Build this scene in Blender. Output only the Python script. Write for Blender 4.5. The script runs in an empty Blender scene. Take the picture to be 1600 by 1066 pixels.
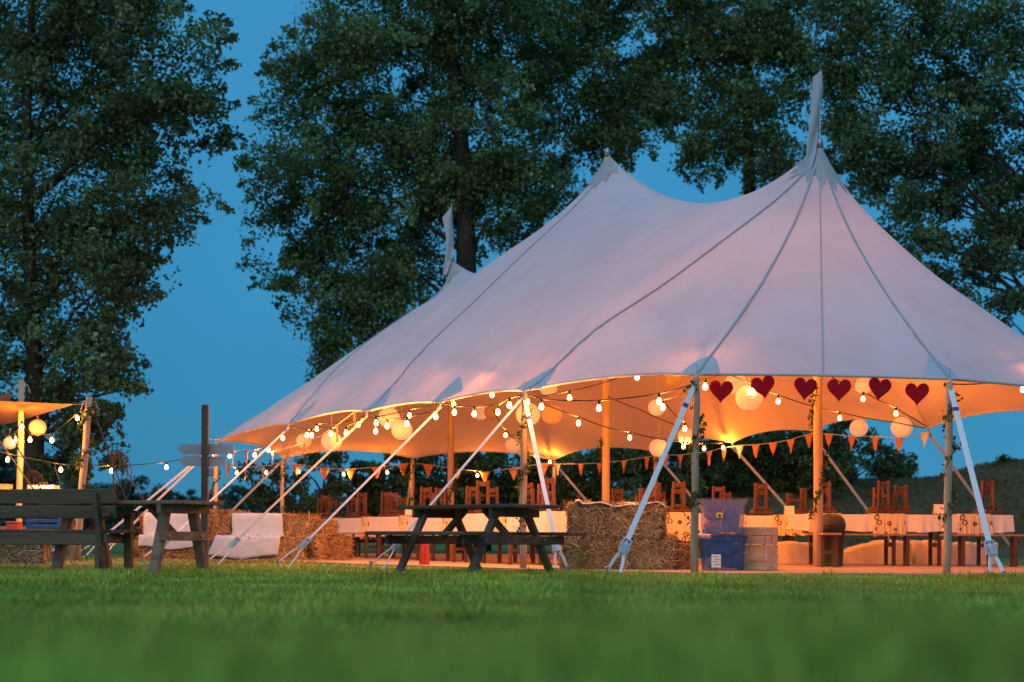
import bpy, bmesh, math, random
import numpy as np
from mathutils import Vector, Matrix, Euler
from mathutils.geometry import delaunay_2d_cdt
from mathutils.bvhtree import BVHTree

R = math.radians
random.seed(7)
rng = np.random.default_rng(7)
S = bpy.context.scene
C = S.collection

# ------------------------------------------------------------------ camera
CAM_H, F_PX, CX, HY, ROLL = 0.39, 2400.0, 800.0, 842.0, 0.0052
cam_d = bpy.data.cameras.new('camera')
cam = bpy.data.objects.new('camera', cam_d)
C.objects.link(cam)
cam.location = (0, 0, CAM_H)
cam.rotation_euler = (R(90), -ROLL, 0)
cam_d.sensor_width = 36.0
cam_d.lens = 36.0 * F_PX / 1600.0
cam_d.shift_y = (HY - 533.0) / 1600.0
cam_d.clip_start = 0.05
cam_d.clip_end = 3000.0
cam_d.dof.use_dof = True
cam_d.dof.focus_distance = 19.5
cam_d.dof.aperture_fstop = 1.45
S.camera = cam

# ------------------------------------------------------------------ world
W = bpy.data.worlds.new('World')
S.world = W
W.use_nodes = True
nt = W.node_tree
nt.nodes.clear()
sky = nt.nodes.new('ShaderNodeTexSky')
sky.sky_type = 'NISHITA'
sky.sun_disc = False
sky.sun_elevation = R(6.0)
sky.sun_rotation = R(205.0)
sky.air_density = 1.0
sky.dust_density = 0.2
sky.ozone_density = 6.0
tint = nt.nodes.new('ShaderNodeMix'); tint.data_type = 'RGBA'; tint.blend_type = 'MULTIPLY'
tint.inputs['Factor'].default_value = 1.0
tint.inputs['B'].default_value = (0.40, 0.95, 1.0, 1)
# thin even cloud at dusk: flat blue, a little brighter overhead, laid over the clear sky
geo = nt.nodes.new('ShaderNodeTexCoord')
sep = nt.nodes.new('ShaderNodeSeparateXYZ')
nt.links.new(geo.outputs['Generated'], sep.inputs['Vector'])
lift = nt.nodes.new('ShaderNodeMapRange')
lift.inputs['From Min'].default_value = 0.0; lift.inputs['From Max'].default_value = 1.0
lift.inputs['To Min'].default_value = 4.75; lift.inputs['To Max'].default_value = 7.6
nt.links.new(sep.outputs['Z'], lift.inputs['Value'])
mott = nt.nodes.new('ShaderNodeTexNoise'); mott.inputs['Scale'].default_value = 4.5; mott.inputs['Roughness'].default_value = .6; mott.inputs['Detail'].default_value = 4
nt.links.new(geo.outputs['Generated'], mott.inputs['Vector'])
mr = nt.nodes.new('ShaderNodeMapRange'); mr.inputs['To Min'].default_value = .78; mr.inputs['To Max'].default_value = 1.22
nt.links.new(mott.outputs['Fac'], mr.inputs['Value'])
mul = nt.nodes.new('ShaderNodeMath'); mul.operation = 'MULTIPLY'
nt.links.new(lift.outputs['Result'], mul.inputs[0]); nt.links.new(mr.outputs['Result'], mul.inputs[1])
veil = nt.nodes.new('ShaderNodeVectorMath'); veil.operation = 'SCALE'
veil.inputs[0].default_value = (0.078, 0.465, 0.86)
nt.links.new(mul.outputs['Value'], veil.inputs['Scale'])
mixs = nt.nodes.new('ShaderNodeMix'); mixs.data_type = 'RGBA'; mixs.inputs['Factor'].default_value = .85
bg = nt.nodes.new('ShaderNodeBackground')
bg.inputs['Strength'].default_value = 0.12
wo = nt.nodes.new('ShaderNodeOutputWorld')
nt.links.new(sky.outputs['Color'], tint.inputs['A'])
nt.links.new(tint.outputs['Result'], mixs.inputs['A'])
nt.links.new(veil.outputs['Vector'], mixs.inputs['B'])
nt.links.new(mixs.outputs['Result'], bg.inputs['Color'])
nt.links.new(bg.outputs['Background'], wo.inputs['Surface'])

# ------------------------------------------------------------------ afterglow (soft dusk light from behind the camera)
sd = bpy.data.lights.new('sun', 'SUN')
sd.energy = 1.05
sd.angle = R(90)
sd.color = (1.0, 0.89, 0.84)
sun = bpy.data.objects.new('sun', sd)
C.objects.link(sun)
sun.rotation_euler = (R(52), 0, R(-25))

# ------------------------------------------------------------------ exposure / render
S.view_settings.view_transform = 'Standard'
S.view_settings.look = 'None'
S.view_settings.exposure = 0.0
S.view_settings.gamma = 1.0
S.view_settings.use_curve_mapping = False
S.render.engine = 'CYCLES'
S.cycles.use_denoising = True
S.cycles.max_bounces = 8
S.cycles.transparent_max_bounces = 12
S.cycles.sample_clamp_indirect = 4.0
S.cycles.use_light_tree = True
S.cycles.caustics_reflective = False
S.cycles.caustics_refractive = False

BULB_POWER = 35.0      # watts of warm light from each festoon bulb
BULB_GLOW = 7.0
LANTERN_GLOW = 0.36

# ------------------------------------------------------------------ helpers
def P(px, py, Y):
    """a point seen at (px, py) of the photograph standing Y metres away"""
    c, s = math.cos(ROLL), math.sin(ROLL)
    dx, dy = px - CX, py - HY
    u = dx * c + dy * s
    v = -dx * s + dy * c
    return Vector((u / F_PX * Y, Y, CAM_H - v / F_PX * Y))

def XP(px, Y):
    return (px - CX) / F_PX * Y

def sm(a, b, x):
    t = min(1.0, max(0.0, (x - a) / (b - a)))
    return t * t * (3 - 2 * t)

def gz(x, y):
    """height of the lawn: level, with a low hummock close to the camera"""
    m = 0.225 * math.exp(-((y - 1.95) / 1.0) ** 2) * (1 + .10 * math.sin(x * 2.3 + 1.0) + .07 * math.sin(x * 5.1))
    return m + 0.012 * math.sin(x * .9 + y * .5) * sm(3, 8, y) * (1 - sm(14, 17, y))

def gz_np(x, y):
    def smn(a, b, v):
        t = np.clip((v - a) / (b - a), 0, 1); return t * t * (3 - 2 * t)
    m = 0.225 * np.exp(-((y - 1.95) / 1.0) ** 2) * (1 + .10 * np.sin(x * 2.3 + 1.0) + .07 * np.sin(x * 5.1))
    return m + 0.012 * np.sin(x * .9 + y * .5) * smn(3, 8, y) * (1 - smn(14, 17, y))

class MB:
    def __init__(self):
        self.v, self.f = [], []
    def add(self, vs, fs):
        n = len(self.v)
        self.v += [tuple(p) for p in vs]
        self.f += [tuple(i + n for i in f) for f in fs]
        return self
    def box(self, c, d, rot=None, taper=None, bev=0.0):
        """box of centre c and size d, its edges cut back by bev"""
        hx, hy, hz = d[0] / 2, d[1] / 2, d[2] / 2
        M = rot.to_matrix() if isinstance(rot, Euler) else rot
        c = Vector(c)
        if bev <= 0:
            vs = [Vector((sx * hx, sy * hy, sz * hz)) for sz in (-1, 1) for sy in (-1, 1) for sx in (-1, 1)]
            fs = [(0, 2, 3, 1), (4, 5, 7, 6), (0, 1, 5, 4), (2, 6, 7, 3), (0, 4, 6, 2), (1, 3, 7, 5)]
        else:
            b = min(bev, hx * .9, hy * .9, hz * .9)
            vs, fs = [], []
            idx = {}
            for sx in (-1, 1):
                for sy in (-1, 1):
                    for sz in (-1, 1):
                        for ax in range(3):
                            p = [sx * (hx - b), sy * (hy - b), sz * (hz - b)]
                            p[ax] = (sx, sy, sz)[ax] * (hx, hy, hz)[ax]
                            idx[(sx, sy, sz, ax)] = len(vs); vs.append(Vector(p))
            for ax in range(3):
                o = [a for a in range(3) if a != ax]
                for s in (-1, 1):
                    q = []
                    for (a, e) in ((-1, -1), (1, -1), (1, 1), (-1, 1)):
                        k = [0, 0, 0]; k[ax] = s; k[o[0]] = a; k[o[1]] = e
                        q.append(idx[(*k, ax)])
                    fs.append(q if s * (1 if ax != 1 else -1) > 0 else q[::-1])
            for ax in range(3):
                o = [a for a in range(3) if a != ax]
                for a in (-1, 1):
                    for e in (-1, 1):
                        k0 = [0, 0, 0]; k0[o[0]] = a; k0[o[1]] = e
                        k1 = list(k0); k0[ax] = -1; k1[ax] = 1
                        fs.append((idx[(*k0, o[0])], idx[(*k1, o[0])], idx[(*k1, o[1])], idx[(*k0, o[1])]))
            for sx in (-1, 1):
                for sy in (-1, 1):
                    for sz in (-1, 1):
                        fs.append(tuple(idx[(sx, sy, sz, a)] for a in range(3)))
        if taper:
            vs = [Vector((p.x * (1 + (taper[0] - 1) * (p.z / (2 * hz) + .5)), p.y * (1 + (taper[1] - 1) * (p.z / (2 * hz) + .5)), p.z)) for p in vs]
        if M is not None:
            vs = [M @ p for p in vs]
        return self.add([p + c for p in vs], fs)
    def beam(self, a, b, w, h, up=(0, 0, 1), bev=0.004):
        """a squared timber from a to b, w wide and h deep"""
        a, b = Vector(a), Vector(b)
        d = b - a; L = d.length
        z = d.normalized()
        u = Vector(up)
        x = u.cross(z)
        if x.length < 1e-4: x = Vector((1, 0, 0)).cross(z)
        x.normalize(); y = z.cross(x)
        M = Matrix((x, y, z)).transposed()
        return self.box((a + b) / 2, (w, h, L), rot=M, bev=bev)
    def tube(self, pts, r, n=6, cap=True):
        pts = [Vector(p) for p in pts]
        rs = r if isinstance(r, (list, tuple)) else [r] * len(pts)
        vs, fs = [], []
        prev = None
        for i, p in enumerate(pts):
            t = (pts[min(i + 1, len(pts) - 1)] - pts[max(i - 1, 0)])
            if t.length < 1e-9: t = Vector((0, 0, 1))
            t.normalize()
            if prev is None:
                x = t.orthogonal().normalized()
            else:
                x = prev - t * prev.dot(t)
                x = x.normalized() if x.length > 1e-6 else t.orthogonal().normalized()
            prev = x
            y = t.cross(x)
            for k in range(n):
                a = 2 * math.pi * k / n
                vs.append(p + (x * math.cos(a) + y * math.sin(a)) * rs[i])
        for i in range(len(pts) - 1):
            for k in range(n):
                fs.append((i * n + k, i * n + (k + 1) % n, (i + 1) * n + (k + 1) % n, (i + 1) * n + k))
        if cap:
            fs.append(tuple(range(n))[::-1]); fs.append(tuple((len(pts) - 1) * n + k for k in range(n)))
        return self.add(vs, fs)
    def ribbon(self, pts, w, th, side):
        """a flat strap: w wide along `side`, th thick"""
        side = Vector(side).normalized()
        vs, fs = [], []
        pts = [Vector(p) for p in pts]
        for i, p in enumerate(pts):
            t = (pts[min(i + 1, len(pts) - 1)] - pts[max(i - 1, 0)]).normalized()
            s = (side - t * side.dot(t)).normalized()
            nn = t.cross(s)
            for a, b in ((-1, -1), (1, -1), (1, 1), (-1, 1)):
                vs.append(p + s * a * w / 2 + nn * b * th / 2)
        for i in range(len(pts) - 1):
            for k in range(4):
                fs.append((i * 4 + k, i * 4 + (k + 1) % 4, i * 4 + 4 + (k + 1) % 4, i * 4 + 4 + k))
        fs.append((3, 2, 1, 0)); n = (len(pts) - 1) * 4; fs.append((n, n + 1, n + 2, n + 3))
        return self.add(vs, fs)
    def lathe(self, c, prof, n=20, sq=None):
        c = Vector(c)
        vs, fs = [], []
        for (r, z) in prof:
            for k in range(n):
                a = 2 * math.pi * k / n
                vs.append(c + Vector((r * math.cos(a), r * math.sin(a), z)))
        for i in range(len(prof) - 1):
            for k in range(n):
                fs.append((i * n + k, i * n + (k + 1) % n, (i + 1) * n + (k + 1) % n, (i + 1) * n + k))
        if prof[0][0] > 1e-5: fs.append(tuple(range(n))[::-1])
        if prof[-1][0] > 1e-5: fs.append(tuple((len(prof) - 1) * n + k for k in range(n)))
        return self.add(vs, fs)
    def grid(self, fn, nu, nv):
        vs = [fn(i / nu, j / nv) for j in range(nv + 1) for i in range(nu + 1)]
        fs = [(j * (nu + 1) + i, j * (nu + 1) + i + 1, (j + 1) * (nu + 1) + i + 1, (j + 1) * (nu + 1) + i) for j in range(nv) for i in range(nu)]
        return self.add(vs, fs)
    def prism(self, outline, y0, y1):
        """outline in x,z pushed from y0 to y1"""
        n = len(outline)
        vs = [Vector((x, y0, z)) for x, z in outline] + [Vector((x, y1, z)) for x, z in outline]
        fs = [tuple(range(n)), tuple(range(2 * n - 1, n - 1, -1))]
        fs += [(i + n, (i + 1) % n + n, (i + 1) % n, i) for i in range(n)]
        return self.add(vs, fs)

def mesh_of(name, mb, mat, smooth=False):
    me = bpy.data.meshes.new(name)
    me.from_pydata([tuple(v) for v in mb.v], [], mb.f)
    me.update()
    if smooth:
        me.polygons.foreach_set('use_smooth', [True] * len(me.polygons))
    if mat: me.materials.append(mat)
    return me

def chain_loc(o):
    v = Vector((0, 0, 0))
    while o is not None:
        v += o.location; o = o.parent
    return v

def part(name, mb, mat, parent=None, smooth=False, world=False, kind=None, label=None):
    """one mesh object; with world=True the shape was drawn in world coordinates"""
    if world and parent is not None:
        off = chain_loc(parent)
        mb.v = [(p[0] - off.x, p[1] - off.y, p[2] - off.z) for p in mb.v]
    o = bpy.data.objects.new(name, mesh_of(name, mb, mat, smooth))
    C.objects.link(o)
    if parent is not None: o.parent = parent
    if kind: o['kind'] = kind
    if label: o['label'] = label
    return o

def tag(o, label, cat, group=None):
    o['label'] = label; o['category'] = cat
    if group: o['group'] = group
    return o

def thing(name, label, cat, loc=(0, 0, 0), rz=0.0, group=None):
    o = bpy.data.objects.new(name, None)
    o.empty_display_size = .1
    C.objects.link(o)
    o.location = loc; o.rotation_euler = (0, 0, rz)
    return tag(o, label, cat, group)

def copy_tree(o, parent=None):
    c = o.copy(); C.objects.link(c); c.parent = parent
    for ch in list(o.children):
        copy_tree(ch, c)
    return c

def solo(name, mb, mat, label, cat, group=None, smooth=False, base=None):
    """a thing that is one mesh, drawn in world coordinates, its origin moved to its base"""
    if base is None:
        a = np.array([tuple(p) for p in mb.v])
        base = Vector((a[:, 0].mean(), a[:, 1].mean(), a[:, 2].min()))
    base = Vector(base)
    mb.v = [(p[0] - base.x, p[1] - base.y, p[2] - base.z) for p in mb.v]
    o = part(name, mb, mat, None, smooth)
    o.location = base
    return tag(o, label, cat, group)

# ------------------------------------------------------------------ materials
def mat(name, col, rough=.7, var=.25, scale=6.0, stretch=(1, 1, 1), bump=.15, bscale=None, spec=.3, metal=0.0, col2=None, emit=None, estr=0, trans=0.0, attr=False, coord='Object'):
    m = bpy.data.materials.new(name); m.use_nodes = True
    n = m.node_tree; b = n.nodes['Principled BSDF']
    b.inputs['Roughness'].default_value = rough
    b.inputs['Specular IOR Level'].default_value = spec
    b.inputs['Metallic'].default_value = metal
    tc = n.nodes.new('ShaderNodeTexCoord')
    mp = n.nodes.new('ShaderNodeMapping'); mp.inputs['Scale'].default_value = stretch
    n.links.new(tc.outputs[coord], mp.inputs['Vector'])
    no = n.nodes.new('ShaderNodeTexNoise'); no.inputs['Scale'].default_value = scale
    no.inputs['Detail'].default_value = 5; no.inputs['Roughness'].default_value = .65
    n.links.new(mp.outputs['Vector'], no.inputs['Vector'])
    ra = n.nodes.new('ShaderNodeValToRGB')
    c2 = col2 if col2 else tuple(c * (1 - var) for c in col)
    c1 = col if col2 else tuple(min(1, c * (1 + var)) for c in col)
    ra.color_ramp.elements[0].position = .3; ra.color_ramp.elements[0].color = (*c2, 1)
    ra.color_ramp.elements[1].position = .72; ra.color_ramp.elements[1].color = (*c1, 1)
    n.links.new(no.outputs['Fac'], ra.inputs['Fac'])
    out = ra.outputs['Color']
    if attr:
        at = n.nodes.new('ShaderNodeAttribute'); at.attribute_name = 'tone'
        mx = n.nodes.new('ShaderNodeMix'); mx.data_type = 'RGBA'; mx.blend_type = 'MULTIPLY'; mx.inputs['Factor'].default_value = 1
        n.links.new(out, mx.inputs['A']); n.links.new(at.outputs['Color'], mx.inputs['B'])
        out = mx.outputs['Result']
    n.links.new(out, b.inputs['Base Color'])
    if bump > 0:
        bn = n.nodes.new('ShaderNodeTexNoise'); bn.inputs['Scale'].default_value = bscale or scale * 4
        bn.inputs['Detail'].default_value = 4
        n.links.new(mp.outputs['Vector'], bn.inputs['Vector'])
        bu = n.nodes.new('ShaderNodeBump'); bu.inputs['Strength'].default_value = bump; bu.inputs['Distance'].default_value = .01
        n.links.new(bn.outputs['Fac'], bu.inputs['Height']); n.links.new(bu.outputs['Normal'], b.inputs['Normal'])
    if emit:
        b.inputs['Emission Color'].default_value = (*emit, 1); b.inputs['Emission Strength'].default_value = estr
    if trans > 0:
        tr = n.nodes.new('ShaderNodeBsdfTranslucent'); n.links.new(out, tr.inputs['Color'])
        ms = n.nodes.new('ShaderNodeMixShader'); ms.inputs['Fac'].default_value = trans
        o = n.nodes['Material Output']
        n.links.new(b.outputs['BSDF'], ms.inputs[1]); n.links.new(tr.outputs['BSDF'], ms.inputs[2])
        n.links.new(ms.outputs['Shader'], o.inputs['Surface'])
    return m

M = {}
M['canvas'] = mat('sailcloth', (.70, .665, .63), .8, .05, 1.3, bump=.35, bscale=6, spec=.15, trans=.13)
M['canvas2'] = mat('stretch_cloth', (.62, .58, .54), .8, .06, 2, bump=.1, bscale=40, spec=.15, trans=.13)
def two_faced(name, outer, inner, through, trans):
    # inner: cloth colour with the look of the bulb light put into it
    m = mat(name, outer, .8, .05, 1.3, bump=.35, bscale=6, spec=.12)
    n = m.node_tree; b = n.nodes['Principled BSDF']
    src = b.inputs['Base Color'].links[0].from_socket
    st_ = n.nodes.new('ShaderNodeTexNoise'); st_.inputs['Scale'].default_value = .55; st_.inputs['Detail'].default_value = 7; st_.inputs['Roughness'].default_value = .7
    tcs = n.nodes.new('ShaderNodeTexCoord'); n.links.new(tcs.outputs['Object'], st_.inputs['Vector'])
    rs_ = n.nodes.new('ShaderNodeMapRange'); rs_.inputs['From Min'].default_value = .35; rs_.inputs['From Max'].default_value = .65; rs_.inputs['To Min'].default_value = .90; rs_.inputs['To Max'].default_value = 1.03
    n.links.new(st_.outputs['Fac'], rs_.inputs['Value'])
    sc_ = n.nodes.new('ShaderNodeVectorMath'); sc_.operation = 'SCALE'
    n.links.new(src, sc_.inputs[0]); n.links.new(rs_.outputs['Result'], sc_.inputs['Scale']); src = sc_.outputs['Vector']
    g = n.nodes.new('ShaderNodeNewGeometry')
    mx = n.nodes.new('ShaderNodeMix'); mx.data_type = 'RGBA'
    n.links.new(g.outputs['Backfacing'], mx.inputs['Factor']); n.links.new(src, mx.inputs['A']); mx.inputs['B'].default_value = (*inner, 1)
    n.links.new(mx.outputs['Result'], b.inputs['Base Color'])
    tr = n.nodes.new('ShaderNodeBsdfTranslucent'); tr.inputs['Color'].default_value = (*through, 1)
    ms = n.nodes.new('ShaderNodeMixShader'); ms.inputs['Fac'].default_value = trans
    n.links.new(b.outputs['BSDF'], ms.inputs[1]); n.links.new(tr.outputs['BSDF'], ms.inputs[2])
    n.links.new(ms.outputs['Shader'], n.nodes['Material Output'].inputs['Surface'])
    return m
M['canvas'] = two_faced('sailcloth', (.51, .53, .57), (.70, .47, .25), (.84, .60, .48), .095)  # underside warmed: orange glow of the bulbs put into its colour
M['canvas2'] = two_faced('stretch_cloth', (.46, .45, .46), (.20, .115, .065), (.7, .6, .5), .05)  # underside darkened in colour to dim the bulb light on it
M['patch'] = mat('patch_cloth', (.49, .50, .54), .8, .06, 6, bump=.2, bscale=20, trans=.10)
M['hem'] = mat('hem_webbing', (.50, .48, .46), .8, .06, 6, bump=.1)
M['seam'] = mat('seam_tape', (.36, .36, .39), .7, .15, 20, bump=.2)
M['cap'] = mat('peak_cap', (.42, .41, .42), .8, .1, 8, bump=.1, trans=.12)
M['pole'] = mat('pine_pole', (.50, .36, .23), .7, .3, 9, stretch=(1, 1, .12), bump=.35)
M['pole_grey'] = mat('grey_lit_pole', (.38, .285, .20), .75, .35, 9, stretch=(1, 1, .12), bump=.4)  # poles in the open: greyer outdoor light put into the wood colour
M['strap'] = mat('white_webbing', (.78, .78, .80), .6, .06, 30, bump=.2)
M['strap_blue'] = mat('blue_webbing', (.03, .07, .35), .6, .1, 30)
M['metal'] = mat('zinc_metal', (.36, .37, .39), .4, .15, 12, metal=.8, bump=.1)
M['rope'] = mat('dark_rope', (.03, .03, .035), .8, .2, 30)
M['cable'] = mat('black_cable', (.012, .012, .012), .6, .1, 10, bump=0)
M['cord'] = mat('pale_cord', (.55, .5, .42), .8, .1, 10, bump=0)
def bulb_glass():
    # frosted glass that glows itself and lets the filament's light out
    m = bpy.data.materials.new('lit_bulb'); m.use_nodes = True
    n = m.node_tree; n.nodes.remove(n.nodes['Principled BSDF'])
    tr = n.nodes.new('ShaderNodeBsdfTransparent'); tr.inputs['Color'].default_value = (.96, .95, .92, 1)
    em = n.nodes.new('ShaderNodeEmission'); em.inputs['Color'].default_value = (1, .56, .22, 1); em.inputs['Strength'].default_value = BULB_GLOW
    ns = n.nodes.new('ShaderNodeTexNoise'); ns.inputs['Scale'].default_value = 40
    mr_ = n.nodes.new('ShaderNodeMapRange'); mr_.inputs['To Min'].default_value = BULB_GLOW * .9; mr_.inputs['To Max'].default_value = BULB_GLOW * 1.1
    n.links.new(ns.outputs['Fac'], mr_.inputs['Value']); n.links.new(mr_.outputs['Result'], em.inputs['Strength'])
    ad = n.nodes.new('ShaderNodeAddShader')
    n.links.new(tr.outputs['BSDF'], ad.inputs[0]); n.links.new(em.outputs['Emission'], ad.inputs[1])
    n.links.new(ad.outputs['Shader'], n.nodes['Material Output'].inputs['Surface'])
    return m
M['bulb'] = bulb_glass()
M['lantern'] = mat('lantern_paper', (.78, .66, .56), .85, .05, 5, stretch=(1, 1, 6), bump=.15, trans=.35, emit=(1.0, .56, .30), estr=LANTERN_GLOW)
M['lantern_dim'] = mat('lantern_paper_unlit', (.78, .66, .52), .85, .05, 5, stretch=(1, 1, 6), bump=.15, trans=.4)
M['flag_o'] = mat('orange_bunting', (.66, .27, .12), .85, .12, 10, bump=.1, trans=.25)
M['flag_w'] = mat('cream_bunting', (.74, .68, .58), .85, .08, 10, bump=.1, trans=.25)
M['flag_p'] = mat('backlit_bunting', (.26, .13, .12), .85, .12, 10, bump=.1, trans=.15)  # shade of flags lit from behind, put into the cloth colour
M['heart'] = mat('red_felt', (.46, .010, .022), .95, .12, 25, bump=.3, spec=.05)
M['pennant'] = mat('pennant_cloth', (.52, .57, .62), .8, .05, 6, bump=.1, trans=.3)
M['dark_wood'] = mat('stained_timber', (.105, .076, .055), .75, .45, 7, stretch=(.15, 1, 1), bump=.5, spec=.2)
M['grey_wood'] = mat('weathered_timber', (.22, .145, .10), .8, .4, 7, stretch=(.2, 1, 1), bump=.5, spec=.2)
M['bench_wood'] = mat('green_grey_timber', (.115, .088, .058), .8, .4, 7, stretch=(.15, 1, 1), bump=.5, spec=.2)
M['post_wood'] = mat('sign_post_timber', (.09, .065, .05), .8, .3, 9, stretch=(1, 1, .15), bump=.4)
M['board'] = mat('painted_board', (.30, .34, .36), .7, .15, 8, stretch=(.2, 1, 1), bump=.25)
M['bolt'] = mat('bolt_steel', (.3, .29, .28), .4, .1, 10, metal=.8, bump=0)
M['chair'] = mat('mahogany_stain', (.105, .040, .020), .45, .35, 8, stretch=(1, 1, .2), bump=.15, spec=.4)
M['table_leg'] = mat('brown_leg', (.10, .05, .03), .6, .3, 9, stretch=(1, 1, .2), bump=.2)
M['table_top'] = mat('brown_table_board', (.24, .12, .06), .6, .3, 9, stretch=(.2, 1, 1), bump=.2)
M['bench_board'] = mat('bench_board', (.40, .20, .10), .6, .3, 9, stretch=(.2, 1, 1), bump=.2)
M['cloth'] = mat('white_tablecloth', (.76, .70, .66), .9, .05, 5, bump=.3, bscale=9, spec=.1)
M['sheet'] = mat('bale_sheet', (.74, .58, .40), .9, .08, 5, bump=.4, bscale=7, spec=.1)
M['blanket'] = mat('white_throw', (.40, .48, .58), .95, .07, 9, bump=.6, bscale=30, spec=.05)
M['straw_core'] = mat('packed_straw', (.20, .135, .07), .95, .5, 22, stretch=(1, 1, 2), bump=1.0, bscale=40, spec=.05)
M['straw'] = mat('straw_stalk', (.36, .25, .13), .7, .45, 3, bump=0, spec=.2, attr=True)
M['ivy'] = mat('ivy_leaf', (.055, .085, .028), .6, .4, 9, bump=0, spec=.2, trans=.2)
M['ivy_stem'] = mat('ivy_stem', (.09, .06, .035), .8, .2, 9)
M['bark'] = mat('bark', (.05, .042, .034), .9, .45, 5, stretch=(1, 1, .3), bump=.9, bscale=14, spec=.1)
M['leaf'] = mat('tree_leaf', (.110, .185, .070), .5, .35, .45, bump=0, spec=.25, trans=.25, attr=True)
M['leaf2'] = mat('tree_leaf_bluish', (.100, .170, .076), .5, .35, .45, bump=0, spec=.25, trans=.25, attr=True)
M['leaf_far'] = mat('far_leaf', (.060, .10, .078), .7, .25, .3, bump=0, spec=.1, trans=.15, attr=True)
M['leaf_bush'] = mat('bush_leaf', (.080, .120, .045), .6, .35, .6, bump=0, spec=.15, trans=.2, attr=True)
M['dry_grass'] = mat('dry_bank_grass', (.17, .135, .065), .8, .3, .8, bump=0, spec=.1, trans=.25, attr=True)
M['grass'] = mat('grass_blade', (.265, .450, .078), .65, .3, .8, bump=0, spec=.15, trans=.42, attr=True, coord='Object')
M['ground'] = mat('lawn_soil', (.13, .19, .05), .95, .35, 2.0, bump=.6, bscale=18, spec=.05, col2=(.09, .13, .038))
M['hill'] = mat('rough_bank', (.15, .115, .06), .95, .4, .55, bump=.9, bscale=5, spec=.05, col2=(.075, .078, .042))
M['mat_floor'] = mat('coir_matting', (.46, .33, .24), .95, .15, 14, bump=.5, bscale=70, spec=.05)
M['crate'] = mat('crate_slat', (.46, .29, .18), .85, .35, 8, stretch=(.2, 1, 1), bump=.5)
M['crate_end'] = mat('crate_end_board', (.58, .41, .29), .85, .3, 8, stretch=(.2, 1, 1), bump=.5)
M['bin'] = mat('dark_bin_plastic', (.030, .032, .028), .5, .2, 5, bump=.1)
M['bin_lid'] = mat('bin_lid_plastic', (.055, .050, .036), .45, .2, 5, bump=.1)
M['blue_plastic'] = mat('blue_crate_plastic', (.025, .11, .26), .45, .2, 6, bump=.1)
M['red_plastic'] = mat('red_box', (.42, .07, .035), .5, .2, 6, bump=.1)
M['steel'] = mat('brushed_steel', (.6, .6, .6), .28, .08, 12, metal=1.0, bump=.05)
M['cream_box'] = mat('cream_box', (.68, .50, .22), .7, .1, 6, bump=.1)
M['counter'] = mat('pallet_board', (.20, .13, .085), .8, .3, 8, stretch=(.2, 1, 1), bump=.4)
M['purple'] = mat('purple_cloth', (.10, .035, .16), .9, .35, 14, bump=.8, bscale=20)
M['navy'] = mat('navy_cloth', (.025, .07, .24), .9, .35, 14, bump=.8, bscale=20)
M['teal'] = mat('dark_teal_cloth', (.015, .09, .13), .9, .35, 14, bump=.8, bscale=20)
M['pink'] = mat('pink_cloth', (.45, .10, .16), .9, .25, 14, bump=.8, bscale=20)
M['paper'] = mat('white_card', (.76, .72, .66), .8, .03, 8, bump=0)
M['yellow'] = mat('yellow_label', (.75, .55, .03), .6, .04, 8, bump=0)
M['ink'] = mat('black_print', (.02, .02, .02), .7, .04, 8, bump=0)
M['red_cloth'] = mat('orange_red_cloth', (.40, .05, .018), .9, .25, 10, bump=.6)
M['mesh_grey'] = mat('grey_box', (.22, .23, .24), .6, .1, 8, bump=.1)

def plastic_clear(name, col, alpha):
    m = bpy.data.materials.new(name); m.use_nodes = True
    n = m.node_tree; b = n.nodes['Principled BSDF']
    b.inputs['Base Color'].default_value = (*col, 1); b.inputs['Roughness'].default_value = .32
    tr = n.nodes.new('ShaderNodeBsdfTransparent'); tr.inputs['Color'].default_value = tuple(.55 + .45 * c for c in col) + (1,)
    ns = n.nodes.new('ShaderNodeTexNoise'); ns.inputs['Scale'].default_value = 9
    mr = n.nodes.new('ShaderNodeMapRange'); mr.inputs['To Min'].default_value = alpha - .06; mr.inputs['To Max'].default_value = alpha + .08
    n.links.new(ns.outputs['Fac'], mr.inputs['Value'])
    ms = n.nodes.new('ShaderNodeMixShader')
    n.links.new(mr.outputs['Result'], ms.inputs['Fac'])
    n.links.new(tr.outputs['BSDF'], ms.inputs[1]); n.links.new(b.outputs['BSDF'], ms.inputs[2])
    n.links.new(ms.outputs['Shader'], n.nodes['Material Output'].inputs['Surface'])
    return m
M['clear_box'] = plastic_clear('clear_plastic', (.62, .62, .80), .13)
M['blue_box'] = plastic_clear('blue_tinted_plastic', (.20, .36, .70), .13)

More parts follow.
